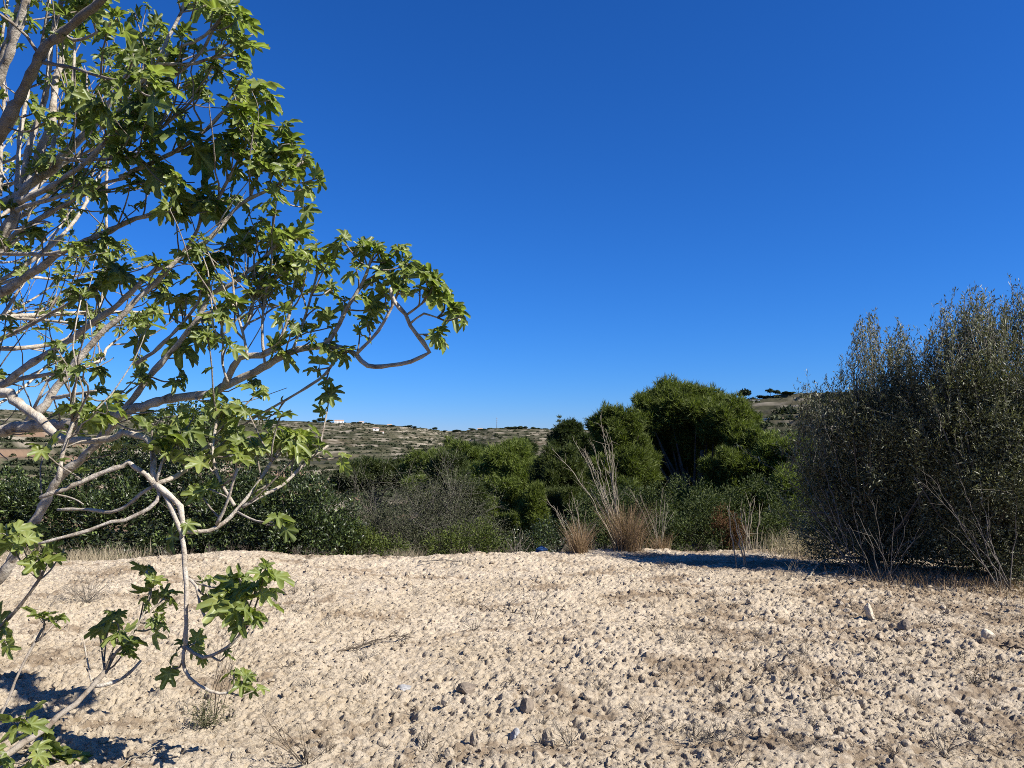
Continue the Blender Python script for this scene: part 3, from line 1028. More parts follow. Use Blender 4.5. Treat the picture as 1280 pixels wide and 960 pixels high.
# leaf clusters read off the photograph: pixel, limb they hang on, leaves, leaf length in pixels
CL = [
    (490, 345, 'F3', 7, 26), (512, 330, 'F1', 6, 26), (530, 338, 'F5', 6, 26), (545, 352, 'F5', 7, 28), (556, 372, 'F6', 6, 26), (568, 385, 'F6', 5, 22),
    (576, 396, 'F6', 3, 22), (549, 419, 'F7', 6, 20), (472, 318, 'F1', 7, 26), (452, 308, 'F1', 6, 26), (428, 300, 'F1', 5, 22), (445, 335, 'F1', 5, 22),
    (455, 370, 'F1', 6, 24), (470, 385, 'F1', 6, 24), (500, 310, 'F1', 6, 24), (525, 362, 'F5', 6, 24), (482, 365, 'F3', 6, 24), (430, 375, 'F1', 5, 22),
    (415, 360, 'S5', 6, 24), (395, 385, 'S5', 6, 24), (425, 440, 'F2', 6, 20), (395, 462, 'F4', 4, 26), (410, 478, 'F4', 3, 18), (437, 440, 'F2', 4, 18),
    (460, 400, 'F3', 6, 22), (450, 415, 'F3', 4, 20), (470, 350, 'F1', 6, 24), (500, 350, 'F3', 6, 24),
    (220, 548, 'E2', 5, 50), (255, 575, 'P1', 4, 36), (300, 555, 'P1', 5, 34), (320, 560, 'P', 5, 34), (297, 572, 'P1', 4, 30), (345, 545, 'P', 6, 34), (370, 545, 'P', 5, 34),
    (385, 555, 'P4', 5, 32), (428, 570, 'P4', 3, 26), (400, 560, 'P4', 4, 26), (250, 615, 'P2', 4, 28), (232, 655, 'E1b', 3, 32), (226, 668, 'E1b', 2, 32),
    (352, 655, 'P3', 4, 26), (260, 610, 'P1', 4, 24), (320, 625, 'P', 4, 24), (340, 600, 'P', 4, 26), (280, 520, 'P1', 5, 28), (265, 500, 'F', 5, 28),
    (350, 520, 'P', 5, 28), (310, 515, 'P', 5, 28), (125, 520, 'A3', 6, 34), (140, 500, 'A3', 5, 32), (100, 515, 'A3', 4, 28), (190, 535, 'E2', 4, 32),
    (290, 745, 'Q2', 8, 44), (305, 760, 'Q2', 7, 40), (280, 735, 'Q3', 6, 36), (320, 735, 'Q2', 7, 34), (332, 712, 'Q2', 6, 30), (335, 745, 'Q2', 5, 30), (268, 745, 'Q3', 5, 30),
    (300, 725, 'Q2', 6, 32), (315, 770, 'Q2', 5, 30), (246, 803, 'Q2', 5, 24), (250, 822, 'Q2', 4, 22), (225, 808, 'Q1', 4, 24), (213, 836, 'Q1', 2, 26), (292, 842, 'Q1', 5, 28),
    (308, 848, 'Q1', 5, 26), (320, 862, 'Q1', 2, 24), (285, 815, 'Q2', 3, 18), (258, 725, 'Q3', 3, 26),
    (183, 712, 'G4', 6, 24), (190, 728, 'G4', 5, 24), (208, 745, 'G4', 6, 28), (197, 768, 'G4', 5, 24), (202, 780, 'G4', 5, 24), (180, 750, 'G4', 4, 22),
    (135, 782, 'G', 6, 26), (150, 795, 'G', 6, 26), (125, 792, 'G', 5, 24), (158, 812, 'G', 5, 26), (145, 768, 'G4', 6, 24),
    (56, 770, 'G5', 7, 24), (75, 772, 'G5', 4, 26), (38, 665, 'G6', 6, 34), (25, 678, 'G6', 5, 34), (60, 690, 'G6', 6, 28), (48, 700, 'G6', 6, 28), (78, 690, 'G6', 4, 26), (8, 665, 'G6', 4, 30),
    (5, 785, 'G6', 4, 30), (28, 905, 'G5', 7, 36), (50, 915, 'G', 6, 34), (70, 945, 'G', 7, 36), (45, 945, 'G', 5, 34), (85, 955, 'G', 5, 32), (0, 950, 'G', 4, 30), (8, 800, 'G6', 3, 24),
    (190, 105, 'M3', 5, 46), (205, 120, 'M3', 5, 46), (165, 105, 'M3', 5, 36), (175, 160, 'L2', 7, 38), (130, 155, 'L2', 6, 44), (215, 235, 'L5', 6, 50), (250, 250, 'K', 6, 44), (270, 262, 'K', 6, 44),
    (200, 215, 'L4', 6, 44), (150, 190, 'L4', 6, 40), (120, 130, 'M3', 6, 38), (95, 120, 'M3', 5, 32), (60, 150, 'M', 4, 38), (45, 140, 'M', 4, 36),
    (300, 20, 'N4', 6, 32), (285, 12, 'N4', 6, 32), (260, 5, 'N3', 6, 32), (310, 55, 'N2', 5, 28), (300, 75, 'N2', 6, 32), (318, 110, 'N8', 7, 38), (335, 125, 'N8', 6, 34), (300, 140, 'N8', 7, 38),
    (320, 160, 'N8', 6, 36), (355, 160, 'N8', 5, 28), (365, 180, 'J', 6, 28), (380, 200, 'J', 6, 28), (398, 222, 'J', 4, 24), (385, 235, 'J', 6, 26), (370, 205, 'J', 6, 26), (385, 260, 'J', 5, 24),
    (345, 190, 'J', 6, 30), (335, 210, 'N10', 5, 28), (310, 185, 'N9', 6, 34), (280, 175, 'N8', 6, 38), (250, 190, 'N8', 6, 42), (230, 170, 'N8', 6, 42), (380, 290, 'H', 6, 26), (360, 295, 'H', 7, 30),
    (340, 300, 'H', 7, 30), (320, 290, 'H', 6, 28), (310, 305, 'H', 6, 28), (350, 325, 'H1', 6, 26), (375, 325, 'S1', 6, 26), (395, 310, 'S5', 6, 24), (268, 325, 'H2', 7, 30), (250, 340, 'H2', 5, 28),
    (210, 370, 'H2', 7, 30), (225, 380, 'H2', 5, 26), (200, 355, 'J', 6, 28), (265, 420, 'H1', 7, 26), (285, 430, 'S6', 6, 24), (230, 440, 'H', 4, 36), (240, 420, 'H', 5, 30), (150, 340, 'I', 7, 30),
    (130, 350, 'I', 6, 28), (225, 475, 'H', 5, 26), (175, 420, 'H2', 5, 24), (120, 360, 'I', 5, 26),
]
BR['L5'] = BR['L4']
MBR['L5'] = MBR['L4']
for px, py, k, nl, lpx in CL:
    P = BR[k]
    qx, qy = to_px(P[:, :3])
    i = int(np.argmin((qx - px) ** 2 + (qy - py) ** 2))
    D = P[i, 1] + R.uniform(-0.16, 0.16)
    tip = at(px, py, D)
    st = P[max(i - 2, 0), :3]
    v = tip - st
    if np.linalg.norm(v) > 0.03:
        mid = (st + tip) / 2 - np.array([0, 0, 0.10 * np.linalg.norm(v)]) + R.normal(0, .01, 3)
        row = smooth_path(np.array([[*st, 0.0058], [*mid, 0.0048], [*tip, 0.0036]]), 0.03)
        MBR[k].tube(row[:, :3], row[:, 3], 5, R.uniform(.3, .8))
    LV.rosette(tip, unit(v) + np.array([0, 0, .25]), max(2, nl - 1), lpx * (.80 if lpx < 36 else .76) * D / F, MBR[k])

mbt = MB()
tp = [at(-240, 875, 5.25), at(-228, 800, 5.25), at(-205, 720, 5.28), at(-185, 620, 5.3), at(-170, 470, 5.35)]
row = smooth_path(np.array([[*p, r] for p, r in zip(tp, (0.24, 0.20, 0.17, 0.14, 0.08))]), 0.06)
mbt.tube(row[:, :3], row[:, 3] * (1 + R.normal(0, .03, len(row))), 14, 0.1)
mbt.build('trunk', M['fig_bark'], FIG)
for k in MBR:
    if k != 'L5':
        MBR[k].build('branch', M['fig_bark'], FIG)
LV.mb.build('crown', M['fig_leaf'], FIG, smooth=True, extra={'vein': np.concatenate(LV.vein)})


# ------------------------------------------------------------------ foliage for trees and shrubs
def shell_points(lobes, rc, per, rng, inner=0.72):
    """Leaf positions gathered in clumps over the lobes' skins: points, outward directions."""
    Ps, Ds = [], []
    for c, r in lobes:
        rm = float(np.mean(r))
        k = max(6, int(4 * math.pi * rm * rm / (rc * rc * 1.5)))
        d = rdir(k, rng)
        cc = c + d * r * (inner + (1.16 - inner) * rng.random((k, 1)) ** 0.8)
        cr = rc * rng.uniform(0.4, 1.3, k)
        m = (per * (cr / rc) ** 2).astype(int) + 3
        idx = np.repeat(np.arange(k), m)
        q = rdir(len(idx), rng) * (rng.random((len(idx), 1)) ** 0.6) * 1.15
        Ps.append(cc[idx] + q * cr[idx, None] * np.array([1, 1, .85]))
        Ds.append(unit(d[idx] * 0.55 + q * 0.7))
    return np.concatenate(Ps), np.concatenate(Ds)


def add_needles(mb, P, D, L, wd, k, rng, up=0.6, spread=0.6, tint=0.5):
    n = len(P)
    ax = unit(D + np.array([0, 0, up]))
    base = np.repeat(P, k, 0) + np.repeat(ax, k, 0) * (rng.random((n * k, 1)) - 0.4) * L * 0.8
    nd = unit(np.repeat(ax, k, 0) + rng.normal(0, spread, (n * k, 3)))
    ln = L * rng.uniform(0.6, 1.2, (n * k, 1))
    sd_ = unit(np.cross(nd, rng.normal(size=(n * k, 3)))) * wd * 0.5
    V = np.stack([base - sd_, base + sd_, base + nd * ln], 1).reshape(-1, 3)
    T = np.arange(len(V)).reshape(-1, 3)
    t = np.clip(np.repeat(rng.normal(tint, .22, n), k * 3), 0, 1)
    mb.add(V, T, t)


def add_leaves(mb, P, D, L, wd, rng, up=0.3, spread=0.8, tint=0.5, tvar=.25):
    """One pointed two-triangle leaf, folded along its midrib, at every point."""
    n = len(P)
    nd = unit(D + np.array([0, 0, up]) + rng.normal(0, spread, (n, 3)))
    s = unit(np.cross(nd, rng.normal(size=(n, 3))))
    nn = np.cross(nd, s)
    ln = L * rng.uniform(0.6, 1.25, (n, 1))
    w2 = wd * 0.5 * rng.uniform(0.7, 1.2, (n, 1))
    m = P + nd * ln * 0.5
    V = np.stack([P, m + s * w2 + nn * w2 * .35, P + nd * ln, m - s * w2 + nn * w2 * .35], 1).reshape(-1, 3)
    i = np.arange(n)[:, None] * 4
    T = np.concatenate([i + np.array([[0, 1, 2]]), i + np.array([[0, 2, 3]])])
    mb.add(V, T, np.clip(np.repeat(rng.normal(tint, tvar, n), 4), 0, 1))


def px_lobes(lst):
    """(px, py, Y, rx, ry) in pixels -> world centres and radii."""
    out = []
    for px, py, Y, rx, ry in lst:
        out.append((at(px, py, Y), np.array([rx / F * Y, (rx + ry) * .5 / F * Y * 0.9, ry / F * Y])))
    return out


def limb_set(mb, base, lobes, r0, rng, n=5):
    b = np.array(base, float)
    top = np.mean([c for c, r in lobes], 0)
    mid = (b + top) / 2 + rng.normal(0, .06, 3)
    row = smooth_path(np.array([[*b, r0], [*mid, r0 * .75], [*top, r0 * .35]]), 0.25)
    mb.tube(row[:, :3], row[:, 3], 8)
    for c, r in lobes:
        for _ in range(n):
            s = rng.uniform(0.15, 0.9)
            st = row[int(s * (len(row) - 1)), :3]
            en = c + rdir(1, rng)[0] * r * 0.85
            md = (st + en) / 2 + np.array([0, 0, -0.06 * np.linalg.norm(en - st)]) + rng.normal(0, .05, 3)
            q = smooth_path(np.array([[*st, r0 * .35], [*md, r0 * .22], [*en, r0 * .07]]), 0.2)
            mb.tube(q[:, :3], q[:, 3], 5)


def tree(name, label, cat, lobes, base_px, Y, mat, kind, rc, per, trunk_r=0.12, group=None, seed=1, base_z=None,
         L=0.12, wd=0.02, tint=0.5, bark='trunk', part='crown', stems='trunk', **kw):
    rng = np.random.default_rng(seed)
    lb = px_lobes(lobes)
    bx = at(base_px, 560, Y)[0]
    bz = z_at(bx, Y) - 0.1 if base_z is None else base_z
    root = thing(name, label, cat, (bx, Y, bz), group)
    mb = MB()
    limb_set(mb, (bx, Y, bz), lb, trunk_r, rng)
    mb.build(stems, M[bark], root)
    mf = MB()
    if kind == 'needle':
        sub = []
        for c, r in lb:
            r = r * .86
            sub.append((c, r * .66))
            k = 18
            d = rdir(k, rng)
            d[:, 2] = d[:, 2] * .9 + .1
            for dd in d:
                f = rng.uniform(.14, .42)
                sub.append((c + dd * r * rng.uniform(.62, 1.12), r * f * np.array([1.1, 1.1, .8])))
        P, D = shell_points(sub, rc * .55, per * .42, rng, .8)
    else:
        P, D = shell_points(lb, rc, per, rng)
    ok = P[:, 2] > bz + 0.05
    P, D = P[ok], D[ok]
    if kind == 'needle':
        add_needles(mf, P, D, L, wd, kw.get('k', 6), rng, tint=tint, up=kw.get('up', .6))
    else:
        add_leaves(mf, P, D, L, wd, rng, tint=tint, tvar=kw.get('tvar', .25))
    mf.build(part, M[mat], root, smooth=False)
    return root


# pines and other trees behind the field
tree('pine_tree', 'large bushy green pine rising above the shrubs right of centre', 'tree',
     [(866, 512, 22.2, 52, 30), (818, 520, 22.4, 32, 26), (905, 532, 21.5, 36, 30), (845, 500, 22.6, 36, 20), (932, 566, 20.8, 34, 32),
      (952, 602, 20.4, 26, 34), (912, 592, 20.3, 28, 34), (880, 632, 20.9, 34, 20), (845, 575, 23.4, 66, 60), (800, 560, 23.6, 30, 40), (925, 625, 20.2, 34, 22)],
     865, 22, 'pine', 'needle', 0.34, 95, 0.16, seed=21, L=0.16, wd=0.020, tint=.55)
tree('pine_tree', 'smaller pine touching the left side of the large bushy pine', 'tree',
     [(778, 560, 20.5, 32, 46), (760, 530, 20.8, 20, 24), (770, 600, 20, 34, 36), (795, 580, 20.5, 26, 36)],
     778, 20.5, 'pine', 'needle', 0.30, 95, 0.10, seed=22, L=0.15, wd=0.019, tint=.5)
tree('pine_tree', 'bright green pine showing between the large pine and the olives', 'tree',
     [(978, 575, 20, 30, 34), (995, 610, 19, 34, 34), (968, 615, 20, 26, 30)],
     985, 20, 'pine_light', 'needle', 0.30, 95, 0.10, seed=23, L=0.15, wd=0.019, tint=.7)
tree('pine_tree', 'light green pine below the far ridge, with a flat broad top', 'tree',
     [(565, 580, 34, 42, 26), (530, 590, 34, 28, 24), (595, 588, 34, 26, 24), (565, 615, 33, 50, 30)],
     565, 34, 'pine_light', 'needle', 0.42, 90, 0.15, seed=24, L=0.2, wd=0.028, tint=.55)
tree('pine_tree', 'tall light green pine left of the dry white stalks', 'tree',
     [(640, 578, 30, 26, 26), (620, 600, 30, 30, 28), (655, 608, 30, 32, 34), (630, 640, 29, 40, 36), (600, 625, 30, 24, 34)],
     635, 30, 'pine_light', 'needle', 0.40, 90, 0.15, seed=25, L=0.19, wd=0.026, tint=.62)
tree('pine_tree', 'dull grey green pine just left of the dry white stalks', 'tree',
     [(700, 585, 27, 24, 26), (690, 612, 27, 28, 28), (715, 610, 27, 20, 28), (700, 640, 26, 30, 34)],
     700, 27, 'pine_dark', 'needle', 0.36, 90, 0.13, seed=26, L=0.18, wd=0.024, tint=.55)
tree('pine_tree', 'dark round topped pine on the skyline beside the large bushy pine', 'tree',
     [(712, 540, 60, 14, 12), (708, 556, 60, 20, 14), (735, 560, 60, 22, 14)],
     712, 60, 'pine_dark', 'needle', 0.6, 90, 0.2, seed=27, L=0.3, wd=0.05, tint=.3)
tree('pine_tree', 'small dark pine below the far ridge, behind the flat topped pine', 'tree',
     [(596, 566, 50, 16, 9), (582, 572, 50, 12, 8), (650, 562, 52, 16, 12)],
     594, 50, 'pine_dark', 'needle', 0.5, 70, 0.2, seed=28, L=0.25, wd=0.045, tint=.2)
tree('cypress_tree', 'narrow pointed young conifer above the small blue drum', 'tree',
     [(668, 636, 20, 12, 18), (666, 660, 20, 17, 26), (668, 620, 20, 6, 12)],
     668, 20, 'pine', 'needle', 0.2, 80, 0.06, seed=29, L=0.12, wd=0.018, tint=.6, up=1.2)
tree('pine_tree', 'low green pine filling the gap under the tall light green pine', 'tree',
     [(612, 655, 22, 26, 30), (640, 668, 21, 22, 24), (590, 668, 21, 22, 26)],
     612, 22, 'pine', 'needle', 0.3, 90, 0.08, seed=30, L=0.15, wd=0.02, tint=.5)
tree('pine_tree', 'low green pine behind the grey twiggy shrub', 'tree',
     [(470, 590, 40, 30, 14), (440, 600, 40, 30, 16), (500, 596, 40, 30, 16)],
     470, 40, 'pine_dark', 'needle', 0.5, 90, 0.12, seed=31, L=0.22, wd=0.035, tint=.4)

tree('pine_tree', 'dark green pine rising behind the right side of the grey twiggy shrub', 'tree',
     [(560, 600, 21, 22, 30), (575, 630, 20.5, 28, 34), (548, 640, 21, 24, 34)],
     565, 21, 'pine_dark', 'needle', 0.3, 90, 0.1, seed=32, L=0.15, wd=0.02, tint=.4)
tree('shrub', 'low green leafy shrub at the right foot of the grey twiggy shrub', 'shrub',
     [(585, 672, 14.2, 30, 20), (560, 682, 14, 26, 14), (612, 680, 14.2, 24, 16)],
     585, 14.2, 'pine', 'leaf', 0.2, 80, 0.03, seed=50, L=0.06, wd=0.022, tint=.35, part='foliage', stems='stems')
tree('shrub', 'low green leafy shrub at the left foot of the grey twiggy shrub', 'shrub',
     [(462, 684, 13.8, 24, 16), (445, 678, 14, 20, 18), (484, 688, 13.7, 20, 12)],
     462, 13.8, 'pine', 'leaf', 0.2, 80, 0.03, seed=51, L=0.06, wd=0.022, tint=.4, part='foliage', stems='stems')

# shrubs
tree('shrub', 'dark glossy leaved shrub between the fig tree and the grey twiggy shrub', 'shrub',
     [(372, 635, 14, 40, 42), (402, 650, 13.8, 34, 40), (345, 655, 14, 36, 40), (385, 680, 13.5, 52, 30)],
     378, 14, 'shrub', 'leaf', 0.22, 95, 0.05, seed=41, L=0.075, wd=0.034, tint=.45, tvar=.3, part='foliage', stems='stems')
tree('shrub', 'dark round shrub behind the hanging fig branch', 'shrub',
     [(275, 600, 15, 50, 56), (235, 560, 15.5, 46, 46), (300, 655, 14.2, 50, 42), (225, 640, 14.5, 60, 50)],
     260, 15, 'shrub', 'leaf', 0.26, 95, 0.06, seed=42, L=0.085, wd=0.036, tint=.38, tvar=.28, part='foliage', stems='stems')
tree('shrub', 'broad dark shrub under the thick fig limb at the left', 'shrub',
     [(130, 610, 15.5, 60, 46), (80, 640, 15, 60, 42), (160, 655, 14.5, 56, 38), (20, 650, 15, 60, 40), (175, 580, 16, 40, 40)],
     110, 15.5, 'shrub', 'leaf', 0.26, 85, 0.06, seed=43, L=0.085, wd=0.036, tint=.40, tvar=.3, part='foliage', stems='stems')
tree('shrub', 'leafy shrub at the left edge, with lighter green leaves', 'shrub',
     [(-40, 630, 15, 60, 46), (10, 625, 15.5, 40, 30), (-90, 640, 14.5, 60, 50)],
     -40, 15, 'shrub', 'leaf', 0.26, 80, 0.05, seed=44, L=0.085, wd=0.036, tint=.6, part='foliage', stems='stems')
tree('shrub', 'low dark green shrub below the large bushy pine', 'shrub',
     [(850, 640, 15.5, 46, 34), (885, 655, 15, 40, 32), (815, 650, 15.5, 36, 32), (860, 672, 14.6, 60, 22)],
     850, 15.5, 'pine_dark', 'leaf', 0.22, 100, 0.04, seed=45, L=0.065, wd=0.022, tint=.35, part='foliage', stems='stems')
tree('shrub', 'low green shrub between the dry grass clumps and the small pine', 'shrub',
     [(760, 645, 16, 36, 30), (735, 660, 15.5, 28, 26), (785, 640, 16.5, 26, 28)],
     755, 16, 'pine_dark', 'leaf', 0.22, 100, 0.04, seed=46, L=0.065, wd=0.022, tint=.3, part='foliage', stems='stems')
tree('shrub', 'low green shrub behind the bare sapling beside the olives', 'shrub',
     [(945, 640, 16, 34, 34), (925, 668, 15.5, 32, 24), (970, 665, 15.5, 34, 28), (1010, 655, 16, 34, 36)],
     950, 16, 'pine_dark', 'leaf', 0.22, 100, 0.04, seed=47, L=0.065, wd=0.022, tint=.4, part='foliage', stems='stems')
tree('shrub', 'rusty brown dried shrub behind the bare sapling', 'shrub',
     [(912, 664, 14.3, 18, 18), (905, 650, 14.4, 12, 12), (925, 675, 14.2, 12, 12)],
     912, 14.3, 'rust_leaf', 'leaf', 0.12, 60, 0.02, seed=48, L=0.05, wd=0.016, tint=.45, part='foliage', stems='stems')
tree('shrub', 'low dark scrub along the field edge below the small pine', 'shrub',
     [(690, 672, 15, 26, 20), (665, 682, 14.5, 24, 16), (640, 684, 14.5, 26, 16)],
     672, 15, 'shrub', 'leaf', 0.2, 80, 0.03, seed=49, L=0.06, wd=0.022, tint=.35, part='foliage', stems='stems')


# ------------------------------------------------------------------ twiggy shrubs, dead stems
def branching(mb, p, d, L, r, depth, rng, tips=None, up=0.15, fork=(2, 4), spread=0.55, tint=0.3):
    n = 4
    P, q, dd = [p], np.array(p, float), unit(d)
    for i in range(n):
        dd = unit(dd + rng.normal(0, .11, 3) + np.array([0, 0, up / n]))
        q = q + dd * L / n
        P.append(q)
    mb.tube(P, np.linspace(r, r * 0.55, n + 1), 4 if r > .006 else 3, tint, False)
    if depth <= 0:
        if tips is not None:
            tips.append((P[-1], dd))
            tips.append((P[2], dd))
        return
    for _ in range(rng.integers(*fork)):
        s = P[rng.integers(2, n + 1)]
        nd = unit(dd + rng.normal(0, spread, 3))
        branching(mb, s, nd, L * rng.uniform(.5, .8), r * .55, depth - 1, rng, tips, up, fork, spread, tint)


def grey_shrub(label, px, Y, lobes, seed, n=26, ttint=.3, leafn=7):
    rng = np.random.default_rng(seed)
    lb = px_lobes(lobes)
    bx = at(px, 560, Y)[0]
    bz = z_at(bx, Y) - .05
    root = thing('grey_shrub', label, 'shrub', (bx, Y, bz))
    ms, mf, tips = MB(), MB(), []
    for i in range(n):
        c, r = lb[i % len(lb)]
        b = np.array([bx, Y, bz]) + np.array([(c[0] - bx) * .75, (c[1] - Y) * .75, 0]) + rng.normal(0, .12, 3) * (1, 1, 0)
        en = c + rdir(1, rng)[0] * r * .55
        L = np.linalg.norm(en - b)
        branching(ms, b, (en - b) / L + (0, 0, .2), L * rng.uniform(.36, .56), 0.016, 4, rng, tips, 0.05, (3, 5), .6, ttint)
    tips = [t_ for t_ in tips if to_px(t_[0])[1] > 562]
    tp_ = np.array([t[0] for t in tips])
    td = np.array([t[1] for t in tips])
    if leafn:
        P = np.repeat(tp_, leafn, 0) + rng.normal(0, .06, (len(tp_) * leafn, 3))
        add_leaves(mf, P, np.repeat(td, leafn, 0), 0.045, 0.017, rng, tint=.5, tvar=.25)
        mf.build('foliage', M['grey_leaf'], root, smooth=False)
    ms.build('stems', M['twig_pale'], root)
    return root


grey_shrub('broad grey twiggy shrub, nearly leafless, left of the light green pines', 520, 15.5,
           [(500, 625, 15.5, 50, 50), (560, 620, 15.8, 50, 46), (450, 640, 15.2, 40, 44), (600, 640, 15.6, 36, 40), (520, 660, 15, 70, 30), (540, 590, 15.8, 34, 30), (475, 600, 15.3, 30, 34)], 61, 40, 0, 5)


def stalks(name, label, cat, px, py, Y, tips, mat='stalk', r=0.008, side=5, seed=1, group=None, plume=True, on_ground=False):
    rng = np.random.default_rng(seed)
    b = at(px, py, Y)
    z = z_at(b[0], Y) if not on_ground else gz(b[0], Y)
    root = thing(name, label, cat, (b[0], Y, min(b[2], z + .1) - .02), group)
    b = np.array(root.location)
    for tx, ty, dY in tips:
        mb = MB()
        e = at(tx, ty, Y + dY)
        st = b + rng.normal(0, .05, 3) * (1, 1, 0)
        mid = st * .45 + e * .55 + np.array([0, 0, .06]) * np.linalg.norm(e - st) + rng.normal(0, .02, 3)
        row = smooth_path(np.array([[*st, r], [*mid, r * .7], [*e, r * .3]]), 0.10)
        row[:, :3] += rng.normal(0, .008, (len(row), 3))
        mb.tube(row[:, :3], row[:, 3], 5)
        if plume:
            for i in range(len(row) // 3, len(row) - 1):
                for _ in range(side):
                    if rng.random() < .38:
                        tg = unit(row[i + 1, :3] - row[i, :3])
                        d = unit(tg + rng.normal(0, .42, 3))
                        L = rng.uniform(.08, .30)
                        mb.tube([row[i, :3], row[i, :3] + d * L * .5, row[i, :3] + d * L + rng.normal(0, .015, 3)], [r * .3, r * .22, r * .1], 3, 0, False)
        mb.build('stem', M[mat], root)
    return root


stalks('dry_stalks', 'tall white dry stalks fanning up from the larger brown grass clump', 'dead plant', 778, 690, 12.9,
       [(750, 520, .3), (757, 535, 0), (762, 560, -.2), (742, 555, .2), (738, 575, .4), (730, 560, .1), (764, 545, .2), (715, 545, .5), (752, 575, 0), (745, 600, .2), (690, 560, .8), (738, 610, .1)], r=0.009, side=4, seed=71)
stalks('dry_stalks', 'short pale dry stalks leaning out of the smaller brown grass clump', 'dead plant', 725, 695, 12.6,
       [(700, 640, .1), (692, 632, 0), (715, 615, .1), (722, 625, 0), (733, 640, -.1), (745, 655, 0), (684, 625, .2), (710, 628, .1)], r=0.007, side=3, seed=72)
stalks('dry_stalks', 'thin upright dry stalks in front of the low dark green shrub', 'dead plant', 825, 693, 13.0,
       [(828, 610, 0), (835, 630, .1), (820, 625, .1), (842, 640, 0), (812, 640, 0), (800, 620, .2), (788, 610, .2), (832, 618, .2)], r=0.006, side=3, seed=73)
stalks('bare_sapling', 'bare sapling leaning left at the edge of the shaded soil', 'sapling', 934, 717, 10.6,
       [(923, 655, .1), (918, 640, .1), (910, 632, .15)], r=0.012, side=1, seed=74, on_ground=True)
stalks('bare_sapling', 'forked bare sapling behind the leaning one, in front of green shrubs', 'sapling', 936, 690, 13.2,
       [(938, 628, 0), (950, 630, .1), (930, 640, 0), (944, 622, .1), (925, 635, .1)], r=0.012, side=2, seed=75)
stalks('dry_stalks', 'thin dry stalks standing by the blue drum at the field edge', 'dead plant', 648, 694, 12.6,
       [(640, 660, 0), (650, 665, .1), (655, 670, 0), (660, 672, 0), (634, 675, 0), (668, 676, 0)], r=0.005, side=2, seed=76)
stalks('dry_twig', 'small dry twig plant standing alone in the middle of the field', 'weed', 670, 770, 7.5,
       [(672, 745, 0), (664, 752, .05), (678, 750, 0), (668, 742, .05), (676, 758, -.05)], r=0.0035, side=2, seed=77, on_ground=True)


def fallen(label, pts, Y0, r, seed, mat='twig_grey', side=4):
    rng = np.random.default_rng(seed)
    P = []
    for px, py, h in pts:
        x, y = ground_at(px, py)
        P.append([x, y, gz(x, y) + h, r])
    P = np.array(P)
    P[:, 3] = np.linspace(r, r * .3, len(P))
    root_loc = P[0, :3].copy()
    row = smooth_path(P, .05)
    row[:, :3] += rng.normal(0, .006, (len(row), 3))
    mb = MB()
    mb.tube(row[:, :3], row[:, 3], 5)
    for i in range(1, len(row) - 1):
        for _ in range(side):
            if rng.random() < .5:
                d = unit(unit(row[i + 1, :3] - row[i, :3]) + rng.normal(0, .7, 3) * (1, 1, .5))
                L = rng.uniform(.05, .16)
                e = row[i, :3] + d * L
                mb.tube([row[i, :3], (row[i, :3] + e) / 2 + rng.normal(0, .008, 3), e], [r * .4, r * .3, r * .15], 3, 0, False)
    o = mb.build('fallen_twig', M[mat])
    return tag(o, label, 'twig')


M['dark_twig'] = surf_mat('dark_twig', 8, [(0.3, (0.05, 0.04, 0.03)), (0.7, (0.12, 0.095, 0.07))], 0.95)
fallen('dark dry twig with side shoots lying on the soil, left of centre', [(418, 812, .02), (450, 808, .03), (480, 802, .05), (512, 797, .04)], 0, .008, 81, 'dark_twig', 6)
fallen('thin bent twig lying on the soil above the small dry twig plant', [(590, 752, .02), (630, 762, .03), (660, 770, .02), (690, 772, .03)], 0, .004, 82, 'dark_twig', 1)
fallen('short dry twig at the right end of the field by the wedge stone', [(1250, 803, .02), (1275, 812, .03), (1300, 820, .02)], 0, .008, 83, 'dark_twig', 1)
fallen('pale fallen sticks in the fig tree shadow at the lower left', [(135, 965, .02), (165, 945, .03), (200, 932, .04)], 0, .006, 84, 'stalk', 2)
fallen('dry brushwood lying at the far edge of the field, left of the stalks', [(525, 705, .05), (550, 702, .08), (585, 706, .04)], 0, .006, 85, 'twig_grey', 6)

# pale bent branch and bare stems at the foot of the olives
fallen('pale bent dead branch arching out from the foot of the olives', [(1008, 722, .02), (1030, 712, .14), (1058, 712, .18), (1085, 722, .1)], 0, .013, 86, 'stalk', 0)


